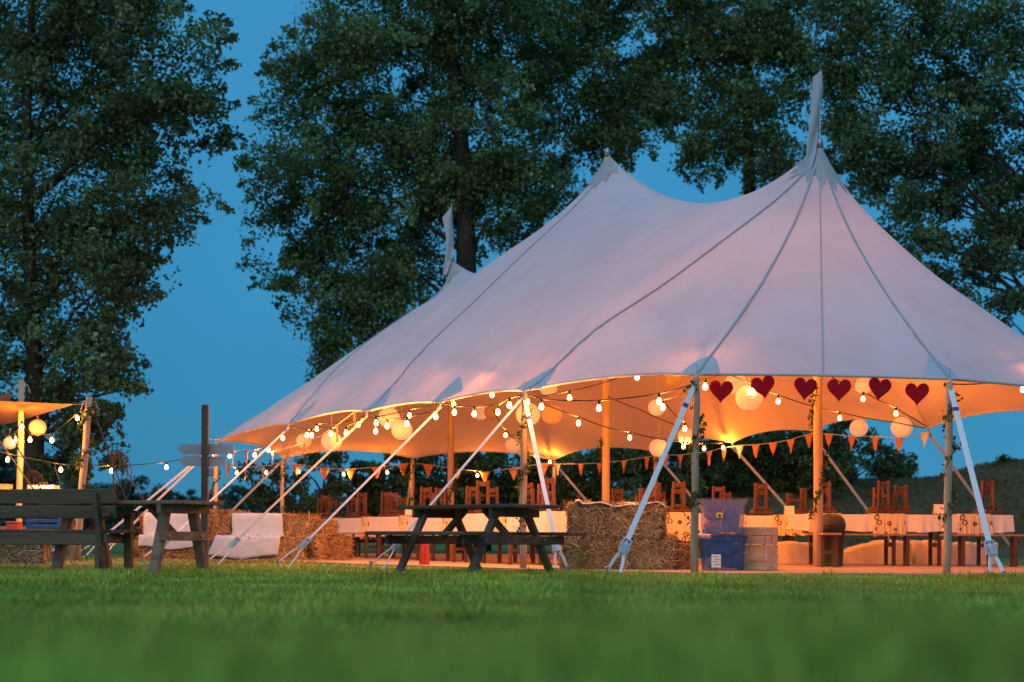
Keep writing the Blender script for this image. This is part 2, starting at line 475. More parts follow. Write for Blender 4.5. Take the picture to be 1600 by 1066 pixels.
# runner cloth: cream with small printed rings
def runner_mat():
    m = mat('printed_runner', (.72, .58, .36), .9, .06, 5, bump=.3, bscale=9, spec=.1)
    n = m.node_tree; b = n.nodes['Principled BSDF']
    src = b.inputs['Base Color'].links[0].from_socket
    tc = n.nodes.new('ShaderNodeTexCoord')
    vo = n.nodes.new('ShaderNodeTexVoronoi'); vo.inputs['Scale'].default_value = 8.0
    n.links.new(tc.outputs['Object'], vo.inputs['Vector'])
    ra = n.nodes.new('ShaderNodeValToRGB')
    e = ra.color_ramp.elements
    e[0].position = .16; e[0].color = (0, 0, 0, 1); e[1].position = .19; e[1].color = (1, 1, 1, 1)
    x = e.new(.30); x.color = (1, 1, 1, 1); x = e.new(.33); x.color = (0, 0, 0, 1)
    n.links.new(vo.outputs['Distance'], ra.inputs['Fac'])
    mx = n.nodes.new('ShaderNodeMix'); mx.data_type = 'RGBA'
    n.links.new(ra.outputs['Color'], mx.inputs['Factor']); n.links.new(src, mx.inputs['A'])
    mx.inputs['B'].default_value = (.16, .09, .05, 1)
    n.links.new(mx.outputs['Result'], b.inputs['Base Color'])
    return m
M['runner'] = runner_mat()

# ------------------------------------------------------------------ leaf / blade meshes in bulk
def bulk_mesh(name, V, Fc, tone, material, per):
    """V (n,k,3) corner points of n pieces, Fc the faces of one piece, tone (n,3)"""
    n, k, _ = V.shape
    me = bpy.data.meshes.new(name)
    nf = len(Fc); fl = [len(f) for f in Fc]
    loops = np.concatenate([np.array(f) for f in Fc])
    allv = (loops[None, :] + (np.arange(n) * k)[:, None]).ravel().astype(np.int32)
    me.vertices.add(n * k); me.vertices.foreach_set('co', V.reshape(-1).astype(np.float32))
    me.loops.add(len(allv)); me.loops.foreach_set('vertex_index', allv)
    tot = np.tile(np.array(fl), n); st = np.concatenate([[0], np.cumsum(tot)[:-1]])
    me.polygons.add(n * nf)
    me.polygons.foreach_set('loop_start', st.astype(np.int32))
    me.polygons.foreach_set('loop_total', tot.astype(np.int32))
    me.update(calc_edges=True)
    if tone is not None:
        at = me.attributes.new('tone', 'FLOAT_COLOR', 'POINT')
        cc = np.ones((n, k, 4), np.float32); cc[:, :, :3] = tone[:, None, :]
        at.data.foreach_set('color', cc.ravel())
    me.materials.append(material)
    return me

def leaves_mesh(name, pos, size, material, up=.35, tonevar=.45, droop=.0, clump=None):
    n = len(pos)
    nrm = rng.normal(size=(n, 3)); nrm[:, 2] += up * 2
    nrm /= np.linalg.norm(nrm, axis=1)[:, None]
    a = rng.normal(size=(n, 3)); a[:, 2] -= droop
    a -= nrm * (a * nrm).sum(1)[:, None]; a /= np.linalg.norm(a, axis=1)[:, None]
    b = np.cross(nrm, a)
    s = size * rng.uniform(.6, 1.3, n)[:, None]
    fold = nrm * s * .12
    V = np.stack([pos - a * s * .5, pos + b * s * .38 + fold - a * s * .06, pos + a * s * .6, pos - b * s * .38 + fold - a * s * .06], 1)
    t = rng.uniform(1 - tonevar, 1 + tonevar, n)
    if clump is not None: t = t * clump
    tone = np.stack([t * rng.uniform(.85, 1.2, n), t, t * rng.uniform(.8, 1.15, n)], 1)
    return bulk_mesh(name, V, [(0, 1, 2), (0, 2, 3)], tone, material, 2)

# ------------------------------------------------------------------ setting: ground, bank
def build_ground():
    xs = np.concatenate([np.linspace(-900, -60, 12), np.linspace(-40, -6, 20), np.linspace(-5.6, 5.6, 57), np.linspace(6, 40, 20), np.linspace(60, 900, 12)])
    ys = np.concatenate([np.linspace(-60, -2, 10), np.linspace(-1, 9, 60), np.linspace(9.5, 40, 40), np.linspace(45, 200, 14), np.linspace(260, 2200, 10)])
    XX, YY = np.meshgrid(xs, ys)
    ZZ = gz_np(XX, YY)
    mb = MB()
    nx = len(xs)
    mb.v = list(zip(XX.ravel(), YY.ravel(), ZZ.ravel()))
    mb.f = [(j * nx + i, j * nx + i + 1, (j + 1) * nx + i + 1, (j + 1) * nx + i) for j in range(len(ys) - 1) for i in range(nx - 1)]
    o = part('ground', mb, M['ground'], None, True); o['kind'] = 'structure'
build_ground()

def hill_z(x, y):
    # long earth bank behind the tent on the right
    prof = math.exp(-((y - 50) / 6.5) ** 2)
    left = sm(1.5, 7.0, x)
    h = 2.72 + .30 * math.sin(x * .33 + .4) + .18 * math.sin(x * .9) + .03 * (x - 10)
    return prof * left * h + .10 * math.sin(x * 1.7 + y) * prof * left - .02
def build_hill():
    mb = MB()
    mb.grid(lambda u, v: Vector((2 + 50 * u, 36 + 28 * v, hill_z(2 + 50 * u, 36 + 28 * v))), 90, 46)
    o = part('earth_bank', mb, M['hill'], None, True); o['kind'] = 'structure'
    # rough grass on the bank
    n = 34000
    x = rng.uniform(4, 30, n); y = rng.uniform(40, 52, n)
    z = np.array([hill_z(a, b) for a, b in zip(x, y)])
    h = rng.uniform(.05, .11, n)
    d = rng.uniform(0, 2 * np.pi, n)
    pos = np.stack([x, y, z], 1)
    w = np.stack([np.cos(d), np.sin(d), 0 * d], 1) * .022
    lean = rng.normal(size=(n, 3)) * .05; lean[:, 2] = 0
    tip = pos + lean + np.stack([0 * h, 0 * h, h], 1)
    t = rng.uniform(.5, 1.1, n)
    tone = np.stack([t * rng.uniform(.8, 1.9, n), t, t * .7], 1)
    me = bulk_mesh('bank_grass', np.stack([pos - w, pos + w, tip], 1), [(0, 1, 2)], tone, M['dry_grass'], 1)
    o = bpy.data.objects.new('bank_grass', me); C.objects.link(o); o['kind'] = 'stuff'
    o['label'] = 'rough dry grass covering the earth bank behind the tent'; o['category'] = 'grass'
build_hill()

# ------------------------------------------------------------------ tent plan
H_E = 2.2
def eave(px, py, dz=0.0):
    """eave post head: find its distance from its height in the photograph"""
    c, s = math.cos(ROLL), math.sin(ROLL)
    v = -(px - CX) * (-s) * -1
    dy = py - HY
    vv = -(px - CX) * s + dy * c
    Y = F_PX * (H_E + dz - CAM_H) / (-vv)
    return P(px, py, Y)
EA = {}
for k, (px, py, dz) in dict(A=(1484, 593, 0), B=(1088, 586, 0), C=(819, 611, 0), D=(689, 629, 0), E=(574, 643, 0), F=(451, 663, 0),
                            G=(338, 689, 0), H=(441, 716, 0), I=(645, 716, 0), J=(866, 719, 0), K2=(1024, 705, 0), K=(1144, 692, 0),
                            L=(1268, 673, .14), M=(1450, 669, 0)).items():
    EA[k] = eave(px, py, dz)
EA['O'] = Vector((8.55, 22.1, 2.2))
EA['N'] = Vector((7.35, 18.9, 2.2))
LOOP = ['B', 'A', 'N', 'O', 'M', 'L', 'K', 'K2', 'J', 'I', 'H', 'G', 'F', 'E', 'D', 'C']
K1 = P(1281, 226, 20.9)
KG2 = P(949, 240, 25.3)
K3 = P(706, 406, 30.0)
SAD12 = P(1098, 315, 23.0)
SAD23 = P(815, 418, 27.8)
tent_c = (K1 + K3) / 2

def in_poly(x, y, poly):
    c = False
    n = len(poly)
    for i in range(n):
        x1, y1 = poly[i]; x2, y2 = poly[(i + 1) % n]
        if (y1 > y) != (y2 > y) and x < (x2 - x1) * (y - y1) / (y2 - y1) + x1:
            c = not c
    return c

BILLOW = 0.15
def in_poly_np(x, y, poly):
    c = np.zeros(len(x), bool)
    n = len(poly)
    for i in range(n):
        x1, y1 = poly[i]; x2, y2 = poly[(i + 1) % n]
        if y1 == y2: continue
        m = (y1 > y) != (y2 > y)
        c ^= m & (x < (x2 - x1) * (y - y1) / (y2 - y1) + x1)
    return c

def build_canopy():
    # boundary with scalloped edges
    bnd = []
    for i, k in enumerate(LOOP):
        a, b = EA[k], EA[LOOP[(i + 1) % len(LOOP)]]
        L = (b - a).length
        n = max(4, int(L / .14))
        inward = Vector((-(b - a).y, (b - a).x, 0)).normalized()
        for j in range(n):
            t = j / n
            bow = 4 * t * (1 - t)
            sc = min(1.0, L / 3.0)
            flat = .35 if k in ('B', 'A') else 1.0
            p = a.lerp(b, t) + inward * bow * .16 * sc + Vector((0, 0, bow * (.17 if i >= 3 and i <= 9 else .095) * sc * flat))
            bnd.append(p)
    poly = [(p.x, p.y) for p in bnd]
    fixed = {}
    pts = [Vector((p.x, p.y)) for p in bnd]
    zs = [p.z for p in bnd]
    isf = [True] * len(pts)
    def ridge(a, m, b):
        # quadratic through a, m (its middle), b
        n = 26
        for j in range(n + 1):
            t = j / n
            q = a.lerp(b, t)
            zz = a.z * (1 - t) * (1 - 2 * t) + 4 * m.z * t * (1 - t) + b.z * t * (2 * t - 1)
            yield q.x, q.y, zz
    rp = list(ridge(K1, SAD12, KG2)) + list(ridge(KG2, SAD23, K3))[1:]
    for x, y, z in rp:
        pts.append(Vector((x, y))); zs.append(z); isf.append(True)
    # the near end hangs as a full cone: taped seams fan out from the peak and hold its curve
    drop = lambda t: ((t + .02) ** .67 - .02 ** .67) / (1.02 ** .67 - .02 ** .67)
    fan = []
    for k in ('B', 'A', 'N', 'O', 'M'):
        q = EA[k]
        ray = []
        for j in range(1, 30):
            t = j / 30
            ray.append((K1.x + (q.x - K1.x) * t, K1.y + (q.y - K1.y) * t, K1.z - (K1.z - q.z) * drop(t)))
        fan.append(ray)
    for ray in fan:
        for x, y, z in ray:
            if math.hypot(x - K1.x, y - K1.y) < .12: continue
            pts.append(Vector((x, y))); zs.append(z); isf.append(True)
    rxy = np.array([(x, y) for x, y, z in rp] + [(x, y) for ray in fan for x, y, z in ray])
    bxy = np.array(poly)
    g = .13
    gx, gy = [], []
    row = 0
    for yy in np.arange(bxy[:, 1].min(), bxy[:, 1].max(), g * .866):
        xs_ = np.arange(bxy[:, 0].min() + (g / 2 if row % 2 else 0), bxy[:, 0].max(), g)
        gx.append(xs_); gy.append(np.full(len(xs_), yy)); row += 1
    gx = np.concatenate(gx); gy = np.concatenate(gy)
    k_ = in_poly_np(gx, gy, poly); gx, gy = gx[k_], gy[k_]
    d1 = np.full(len(gx), 9.0); d2 = d1.copy()
    for q in bxy: d1 = np.minimum(d1, (gx - q[0]) ** 2 + (gy - q[1]) ** 2)
    for q in rxy: d2 = np.minimum(d2, (gx - q[0]) ** 2 + (gy - q[1]) ** 2)
    for x, y in zip(gx[(d1 > .08 ** 2) & (d2 > .07 ** 2)], gy[(d1 > .08 ** 2) & (d2 > .07 ** 2)]):
        pts.append(Vector((x, y))); zs.append(3.0); isf.append(False)
    nb = len(bnd)
    edges = [(i, (i + 1) % nb) for i in range(nb)] + [(nb + i, nb + i + 1) for i in range(len(rp) - 1)]
    v2, e2, f2, ov, oe, of = delaunay_2d_cdt(pts, edges, [], 1, 1e-5)
    n = len(v2)
    z = np.zeros(n); fx = np.zeros(n, bool)
    for i in range(n):
        o = ov[i][0] if ov[i] else None
        if o is not None:
            z[i] = zs[o]; fx[i] = isf[o]
    ii = np.array([e[0] for e in e2]); jj = np.array([e[1] for e in e2])
    xy = np.array([(p.x, p.y) for p in v2])
    w = 1.0 / np.maximum(np.linalg.norm(xy[ii] - xy[jj], axis=1), .03)
    free = np.where(~fx)[0]
    def A(u):
        full = np.zeros(n); full[free] = u
        df = w * (full[ii] - full[jj])
        return (np.bincount(ii, df, n) - np.bincount(jj, df, n))[free]
    zb = np.where(fx, z, 0)
    df = w * (zb[ii] - zb[jj])
    rhs = -(np.bincount(ii, df, n) - np.bincount(jj, df, n))[free]
    rhs += 1.5 * g * BILLOW
    u = np.full(len(free), 3.0); r = rhs - A(u); p = r.copy(); rs = r @ r
    for it in range(1600):
        Ap = A(p); al = rs / (p @ Ap); u += al * p; r -= al * Ap; rn = r @ r
        if rn < 1e-12: break
        p = r + rn / rs * p; rs = rn
    z[free] = u
    # tension wrinkles running in from the post heads, long soft folds down the slopes
    for k in LOOP:
        q = EA[k]
        d = np.linalg.norm(xy - np.array([q.x, q.y]), axis=1)
        ang = np.arctan2(xy[:, 1] - q.y, xy[:, 0] - q.x)
        z += np.where(fx, 0, (.020 * np.sin(ang * 17 + q.x * 3) + .012 * np.sin(ang * 29 + q.y)) * np.exp(-((d - .75) / .62) ** 2))
        z += np.where(fx, 0, .016 * np.sin(ang * 9 + q.x) * np.exp(-((d - 2.0) / 1.1) ** 2))
    z += np.where(fx, 0, .014 * np.sin(xy[:, 0] * 2.1 + xy[:, 1] * 1.3) + .008 * np.sin(xy[:, 0] * 4.3 - xy[:, 1] * 3.1))
    V = [(a, b, c) for (a, b), c in zip(xy, z)]
    return V, [tuple(f) for f in f2], bnd
CV, CF, BND = build_canopy()
BVH = BVHTree.FromPolygons([Vector(v) for v in CV], CF)
def roof_z(x, y, default=2.3):
    h = BVH.ray_cast(Vector((x, y, 20)), Vector((0, 0, -1)))
    return h[0].z if h[0] else default

tent = thing('pole_tent', 'large white sailcloth pole tent with three peaks glowing orange inside', 'tent', (tent_c.x, tent_c.y, 0))
mb = MB(); mb.v = CV; mb.f = CF
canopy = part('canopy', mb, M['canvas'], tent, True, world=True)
# hem rope round the edge
mb = MB(); mb.tube([p + Vector((0, 0, .004)) for p in BND] + [BND[0] + Vector((0, 0, .004))], .016, 6)
part('hem', mb, M['hem'], canopy, True, world=True)
# seams: taped lines from the peaks down to the post heads
def seam(a, b, r, t0=0.02, m='seam'):
    pts = []
    for j in range(41):
        t = t0 + (1 - t0) * j / 40 * .995
        x, y = a.x + (b.x - a.x) * t, a.y + (b.y - a.y) * t
        pts.append((x, y, roof_z(x, y, None) if roof_z(x, y, None) else b.z))
    mb = MB()
    side = (Vector((b.x - a.x, b.y - a.y, 0)).cross(Vector((0, 0, 1))))
    mb.ribbon([Vector(p) + Vector((0, 0, .010)) for p in pts], r * 2, .012, side)
    part('seam', mb, M[m], canopy, False, world=True)
seam(K1, EA['C'], .026)
seam(K1, EA['B'], .013)
seam(K1, (EA['A'] + EA['B']) / 2 + Vector((0, .05, 0)), .006)
seam(K1, EA['A'], .012)
seam(KG2, EA['E'], .010)
seam(K3, EA['F'], .008)
seam(K3, EA['H'], .012)
seam(K1, EA['M'], .012)
def patch(k):
    q = EA[k]; c = Vector((tent_c.x, tent_c.y, 0))
    d = (Vector((K1.x, K1.y, 0)) if k in 'ABC' else c) - Vector((q.x, q.y, 0)); d.normalize()
    sd_ = Vector((-d.y, d.x, 0))
    def fn(u, v):
        w_ = .30 * (1 - v) ** .8 + .01
        p = Vector((q.x, q.y, 0)) + d * (.03 + .42 * v) + sd_ * (u - .5) * 2 * w_
        z = roof_z(p.x, p.y, None)
        return Vector((p.x, p.y, (z if z else q.z) + .007))
    mb = MB(); mb.grid(fn, 10, 8)
    part('corner_patch', mb, M['patch'], canopy, True, world=True)
for k in ('A', 'B', 'C', 'D', 'E', 'F', 'G'): patch(k)
# peaks: grey cap, spike
def peak_cap(kp, h=.85):
    mb = MB()
    n = 26
    def fn(u, v):
        a = u * 2 * math.pi
        rr = .03 + v * (.34 + .07 * (1 if int(u * 26) % 2 else -1) * v)
        x, y = kp.x + rr * math.cos(a), kp.y + rr * math.sin(a)
        return Vector((x, y, min(roof_z(x, y, kp.z - .4), kp.z + .02) + .018))
    mb.grid(fn, n, 8)
    part('peak_cap', mb, M['cap'], canopy, True, world=True)
    mb = MB(); mb.lathe((kp.x, kp.y, kp.z), [(.05, -.04), (.045, .05), (.02, .09), (0, .10)], 10)
    part('peak_collar', mb, M['metal'], canopy, True, world=True)
for kp in (K1, KG2, K3): peak_cap(kp)

# king poles, side poles
for kp in (K1, KG2, K3):
    mb = MB(); n = 9
    mb.tube([(kp.x + .006 * math.sin(i * 1.3), kp.y, .03 + (kp.z - .10) * i / n) for i in range(n + 1)], [.066 - .012 * i / n for i in range(n + 1)], 12)
    part('king_pole', mb, M['pole'], tent, True, world=True)
for k in LOOP:
    q = EA[k]
    if k in ('D', 'E', 'F', 'K', 'L', 'M'): continue
    mb = MB(); n = 7
    top = Vector((q.x, q.y, q.z - .03)); bot = Vector((q.x + random.uniform(-.03, .03), q.y, -.02))
    mb.tube([bot.lerp(top, i / n) + Vector((.006 * math.sin(i * 2 + q.x), 0, 0)) for i in range(n + 1)], [.045 - .006 * i / n for i in range(n + 1)], 10)
    po = part('side_pole', mb, M['pole_grey'] if k in 'ABC' else M['pole'], tent, True, world=True)
    mb = MB(); mb.tube([(q.x, q.y, q.z - .03), (q.x, q.y, q.z + .12)], .007, 6)
    part('pole_pin', mb, M['metal'], po, False, world=True)

# guy straps with ratchets and stakes
def strap(k, stake, w=.05, m='strap', ratchet=True, blue=True):
    a = EA[k] + Vector((0, 0, -.06)); b = Vector(stake)
    d = (b - a).normalized()
    side = Vector((1, 0, 0)) if abs(d.x) < .9 else Vector((0, 1, 0))
    side = d.cross(Vector((0, 1, 0)))
    mb = MB(); mb.ribbon([a.lerp(b, t * .86) for t in (0, .33, .66, 1)], w, .006, side)
    s = part('guy_strap', mb, M[m], tent, False, world=True)
    mb = MB(); mb.tube([EA[k], a.lerp(b, .012), a.lerp(b, .03)], .016, 6)
    part('shackle', mb, M['metal'], s, False, world=True)
    if blue:
        mb = MB(); mb.ribbon([a.lerp(b, .125), a.lerp(b, .145)], w * 1.08, .012, side)
        part('blue_tag', mb, M['strap_blue'], s, False, world=True)
    if ratchet:
        q = a.lerp(b, .86)
        mb = MB()
        sd_ = side.normalized()
        nn = d.cross(sd_)
        for e in (-1, 1):
            mb.beam(q + sd_ * e * w * .6 - d * .085, q + sd_ * e * w * .6 + d * .085, .008, .045, up=sd_, bev=.002)
        mb.tube([q - sd_ * w * .62, q + sd_ * w * .62], .016, 8)
        mb.tube([q - sd_ * w * .62 - d * .06 + nn * .025, q + sd_ * w * .62 - d * .06 + nn * .025], .009, 8)
        mb.beam(q + d * .01 + nn * .026, q + d * .11 + nn * .036, w * .95, .008, up=nn, bev=.002)
        part('ratchet', mb, M['metal'], s, False, world=True)
        mb = MB()
        for e in (-1, 1):
            e2 = b + sd_ * e * .07
            mb.ribbon([q + d * .06 + sd_ * e * .012, q.lerp(e2, .55) + sd_ * e * .012, e2], w * .62, .008, side + nn * .6 * e)
        part('strap_tail', mb, M['strap'], s, False, world=True)
    mb = MB()
    for e in (-1, 1):
        bb = b + side.normalized() * e * .07
        mb.tube([bb + Vector((0, 0, -.25)), bb + Vector((0, 0, .035))], .014, 8)
        mb.lathe(bb + Vector((0, 0, .035)), [(.024, 0), (.024, .012), (0, .018)], 8)
    part('stake', mb, M['metal'], s, False, world=True)
def out(k, L, ang=0):
    q = EA[k]
    v = Vector((-.86, -.51, 0)); v.rotate(Euler((0, 0, ang)))
    x, y = q.x + v.x * L, q.y + v.y * L
    return (x, y, gz(x, y) + .03)
strap('B', (XP(958, 15.9), 15.9, .03), .056)
strap('A', (XP(1559, 16.0), 16.0, .03), .062)
strap('C', (XP(878, 17.4), 17.4, .03), .05)
strap('C', out('C', 2.0), .028, blue=False)
strap('D', out('D', 2.25), .028, blue=False)
strap('E', out('E', 2.3), .03, 'cord', blue=False)
strap('F', out('F', 2.3), .028, blue=False)
strap('G', out('G', 2.2), .04, 'cord', blue=False)
strap('G', out('G', 2.6, R(-35)), .04, blue=False)
strap('H', out('H', 2.4, R(-50)), .05, 'cord', blue=False, ratchet=False)
strap('I', out('I', 2.2, R(-110)), .04, 'cord', blue=False, ratchet=False)
for k, L, a in (('J', 2.2, 180), ('K', 2.5, 180), ('L', 2.5, 185), ('M', 2.8, 190), ('K2', 2.3, 180)):
    strap(k, out(k, L, R(a)), .05, 'cord', blue=False, ratchet=False)
strap('N', (9.3, 17.6, .03), .06)
strap('O', (11.0, 22.6, .03), .05)

# pennants flown from two of the peaks
def pennant(kp, top, pts, wid, label):
    t = thing('pennant', label, 'flag', (kp.x, kp.y, kp.z + .08), 0, 'white pennants on the tent peaks')
    mb = MB(); mb.tube([(kp.x, kp.y, kp.z), top], [.012, .007], 6)
    part('staff', mb, M['metal'], t, False, world=True)
    mb = MB()
    n = 24
    def fn(u, v):
        # outline from (left, right) pairs running down
        k = v * (len(pts) - 1); i = min(int(k), len(pts) - 2); f = k - i
        l = pts[i][0].lerp(pts[i + 1][0], f); r = pts[i][1].lerp(pts[i + 1][1], f)
        p = l.lerp(r, u)
        return p + Vector((0, .07 * math.sin(u * 5 + v * 7) * u, 0))
    mb.grid(fn, 6, n)
    o = part('cloth', mb, M['pennant'], t, True, world=True)
    md = o.modifiers.new('s', 'SOLIDIFY'); md.thickness = .004
Y1 = K1.y - .02
pennant(K1, P(1282, 110, K1.y), [(P(1270, 120, Y1), P(1282, 112, Y1)), (P(1269, 135, Y1), P(1287, 138, Y1)), (P(1265, 190, Y1), P(1281, 195, Y1)), (P(1260, 235, Y1), P(1274, 240, Y1)), (P(1257, 268, Y1), P(1266, 268, Y1 - .1))],
        .1, 'long pale pennant standing above the right-hand tent peak')
Y3 = K3.y - .02
pennant(K3, P(706, 318, K3.y), [(P(702, 326, Y3), P(706, 322, Y3)), (P(691, 340, Y3), P(707, 342, Y3)), (P(697, 368, Y3), P(709, 372, Y3)), (P(696, 400, Y3), P(708, 400, Y3)), (P(691, 432, Y3), P(699, 430, Y3))],
        .1, 'short pale pennant above the far left tent peak')

# matting under the tent
mb = MB()
poly = [Vector((p.x, p.y, 0)) for p in BND]
cc = sum(poly, Vector()) / len(poly)
ring = [p + (p - cc).normalized() * .30 for p in poly]
n = len(ring)
mb.v = [(p.x, p.y, .030) for p in ring] + [(p.x, p.y, -.05) for p in ring]
mb.f = [tuple(range(n))] + [(i + n, (i + 1) % n + n, (i + 1) % n, i) for i in range(n)]
o = part('matting_floor', mb, M['mat_floor']); o['kind'] = 'structure'
MAT_POLY = [(p.x, p.y) for p in ring]
FZ = .03

# ------------------------------------------------------------------ trees
FULL = 3.0
def tree(name, label, cat, base, lobes, trunk_r, leaf, leafmat, dens=7.0, per=55, group=None, trunk_top=None, crad=(.25, .95), tips=(), limb_r=.07, droop=.3, bark='bark', wood=True):
    """lobes: (px, py, rx, ry, Y) ellipses of foliage as seen; each is filled through its depth"""
    t = thing(name, label, cat, base, 0, group)
    base = Vector(base)
    mb = MB()
    L = []
    for (px, py, rx, ry, Y) in lobes:
        c = P(px, py, Y); k = Y / F_PX
        L.append((c, rx * k, ry * k))
    top = max(L, key=lambda q: q[0].z)[0]
    tt = Vector(trunk_top) if trunk_top else Vector((base.x * .6 + top.x * .4, base.y, top.z))
    n = 10
    tp = []
    for i in range(n + 1):
        f = i / n
        tp.append(base.lerp(tt, f) + Vector((math.sin(f * 5 + base.x) * .25 * f * trunk_r * 4, math.cos(f * 4) * .1 * f, 0)))
    mb.tube(tp, [trunk_r * (1.25 if i == 0 else 1) * (1 - .75 * i / n) for i in range(n + 1)], 10)
    pos = []; clump = []
    for (c, rx, rz) in L:
        # limb from the trunk, starting lower than the lobe
        zt = max(base.z + .25 * (tt.z - base.z), min(c.z - .35 * abs(c.x - base.x) - .4, tt.z))
        f = (zt - base.z) / max(.1, tt.z - base.z)
        a = tp[min(n, max(0, int(f * n)))]
        mid = a.lerp(c, .5) + Vector((0, 0, .12 * (c - a).length))
        if wood:
            lr = limb_r * (.6 + .5 * random.random())
            mb.tube([a, a.lerp(mid, .5) + Vector((0, 0, .03)), mid, mid.lerp(c, .5), c], [lr, lr * .8, lr * .6, lr * .42, lr * .25], 6)
        ry = (rx + rz) / 2 * .8
        area = math.pi * rx * rz
        m = max(5, int(area * dens))
        for _ in range(m):
            while True:
                q = rng.uniform(-1, 1, 3)
                d = np.linalg.norm(q)
                if .02 < d < 1: break
            q = q / d * (d ** .55)
            # ragged outline
            q *= rng.uniform(.82, 1.14)
            cl = np.array([c.x + q[0] * rx, c.y + q[1] * ry, c.z + q[2] * rz])
            if cl[2] < .15: continue
            r = rng.uniform(*crad)
            r = min(r, max(.22, .6 * min(rx, rz)))
            if wood and random.random() < .3:
                cv = Vector(cl)
                mb.tube([c.lerp(cv, .1), c.lerp(cv, .6) + Vector((0, 0, .08)), cv], [limb_r * .2, limb_r * .12, limb_r * .05], 3, cap=False)
            k = int(per * FULL * rng.uniform(.5, 1.4))
            g = np.clip(rng.normal(size=(k, 3)), -1.7, 1.7) * r * np.array([.55, .55, .38])
            # shoots: leaves string out and hang from the cluster's outer side
            g[:, 2] -= droop * np.abs(g[:, 0]) * rng.uniform(0, 1, k)
            if rx > .9 and rng.random() < .36:
                # a loose spray that reaches outwards and droops
                od = np.array([q[0], q[1] * .6, .25 + .3 * rng.random()]) + rng.normal(size=3) * .35
                od /= np.linalg.norm(od)
                ln = rng.uniform(.7, 1.9); k = int(k * .75)
                f = rng.uniform(0, 1, k) ** .8
                g = od[None] * (ln * f)[:, None] + np.clip(rng.normal(size=(k, 3)), -1.8, 1.8) * (.20 * (1.15 - f))[:, None]
                g[:, 2] -= .42 * ln * f ** 2
            pos.append(cl + g); clump.append(np.full(k, rng.choice([.7, .85, 1.0, 1.2, 1.5])))
    # leafy shoot tips that break the outline
    for (px, py, dx, dy, Y) in tips:
        a = P(px, py, Y); b = P(px + dx, py + dy, Y)
        mb.tube([a, a.lerp(b, .5) + Vector((0, 0, .1)), b], [limb_r * .2, limb_r * .12, limb_r * .05], 3, cap=False)
        m = int((b - a).length * 150)
        f = rng.uniform(0, 1, m)
        sp = (.22 * (1.15 - f))[:, None]
        A = np.array(a)[None]; B = np.array(b)[None]
        clump.append(np.full(m, 1.0))
        pos.append(A + (B - A) * f[:, None] + np.clip(rng.normal(size=(m, 3)), -1.8, 1.8) * sp + np.array([0, 0, .1])[None] * (4 * f * (1 - f))[:, None])
    part('trunk', mb, M[bark], t, True, world=True)
    pos = np.concatenate(pos) - np.array(base)[None]
    me = leaves_mesh('crown', pos, leaf, M[leafmat], droop=.6, clump=np.concatenate(clump))
    o = bpy.data.objects.new('crown', me); C.objects.link(o); o.parent = t
    return t

YL = 36.0
tree('poplar_tree', 'tall dark broadleaf tree filling the left edge, boughs hanging low', 'tree', (XP(50, YL), YL, 0),
     [(a, b, c, d, YL + e) for a, b, c, d, e in [
         (60, -40, 190, 130, 0), (195, -20, 80, 90, -1), (240, 110, 85, 70, -1), (90, 150, 150, 120, 1), (300, 160, 45, 40, -1), (240, 225, 85, 62, 0), (90, 300, 150, 110, 0),
         (230, 320, 62, 50, -1), (80, 430, 135, 95, 0), (180, 430, 52, 60, -1), (60, 550, 105, 80, 0), (145, 560, 55, 45, -1), (40, 640, 70, 55, 1), (120, 650, 42, 60, -1),
         (165, 680, 26, 60, -1), (90, 700, 26, 60, 0), (125, 740, 16, 34, -1), (190, 610, 30, 26, -1)]],
     .26, .115, 'leaf2', dens=6.6, per=62,
     tips=[(300, 120, 72, -18, YL), (310, 185, 62, -22, YL), (300, 240, 68, -12, YL), (280, 70, 58, -25, YL), (270, 340, 58, 6, YL), (210, 430, 42, 38, YL), (180, 570, 55, 2, YL), (190, 600, 44, 12, YL), (150, 640, 40, 40, YL), (250, 300, 60, 20, YL), (240, 20, 60, -6, YL), (170, 500, 30, 40, YL), (175, 700, 18, 40, YL)])
YM = 44.0
tree('plane_tree', 'broad dark tree rising behind the far left tent peak', 'tree', (XP(738, YM), YM, 0),
     [(a, b, c, d, YM + e) for a, b, c, d, e in [
         (660, -20, 140, 110, 0), (545, 50, 60, 70, -1), (500, 150, 75, 75, 0), (470, 270, 80, 70, -1), (620, 150, 120, 110, 1), (610, 280, 115, 90, 0), (480, 355, 62, 50, 0),
         (450, 420, 46, 28, -1), (570, 400, 95, 80, 0), (520, 480, 60, 50, -1), (590, 490, 70, 60, 0), (530, 560, 45, 36, 0), (640, 420, 50, 70, 1), (770, 60, 110, 110, 1), (760, 200, 100, 100, 0),
         (800, 320, 75, 70, 0), (700, 300, 60, 80, 2), (830, 400, 50, 40, 1)]],
     .46, .115, 'leaf', dens=6.8, per=60, trunk_top=(XP(690, YM), YM, 17),
     tips=[(450, 120, -40, -18, YM), (420, 170, -30, -12, YM), (410, 240, -32, -10, YM), (410, 300, -38, -12, YM), (420, 415, -52, 2, YM), (430, 430, -40, 22, YM), (470, 490, -32, 12, YM), (500, 580, -20, 18, YM), (480, 80, -26, -30, YM), (410, 340, -30, 12, YM), (400, 370, -20, 20, YM), (510, 20, -20, -34, YM), (450, 470, -20, 10, YM)])
YR = 47.0
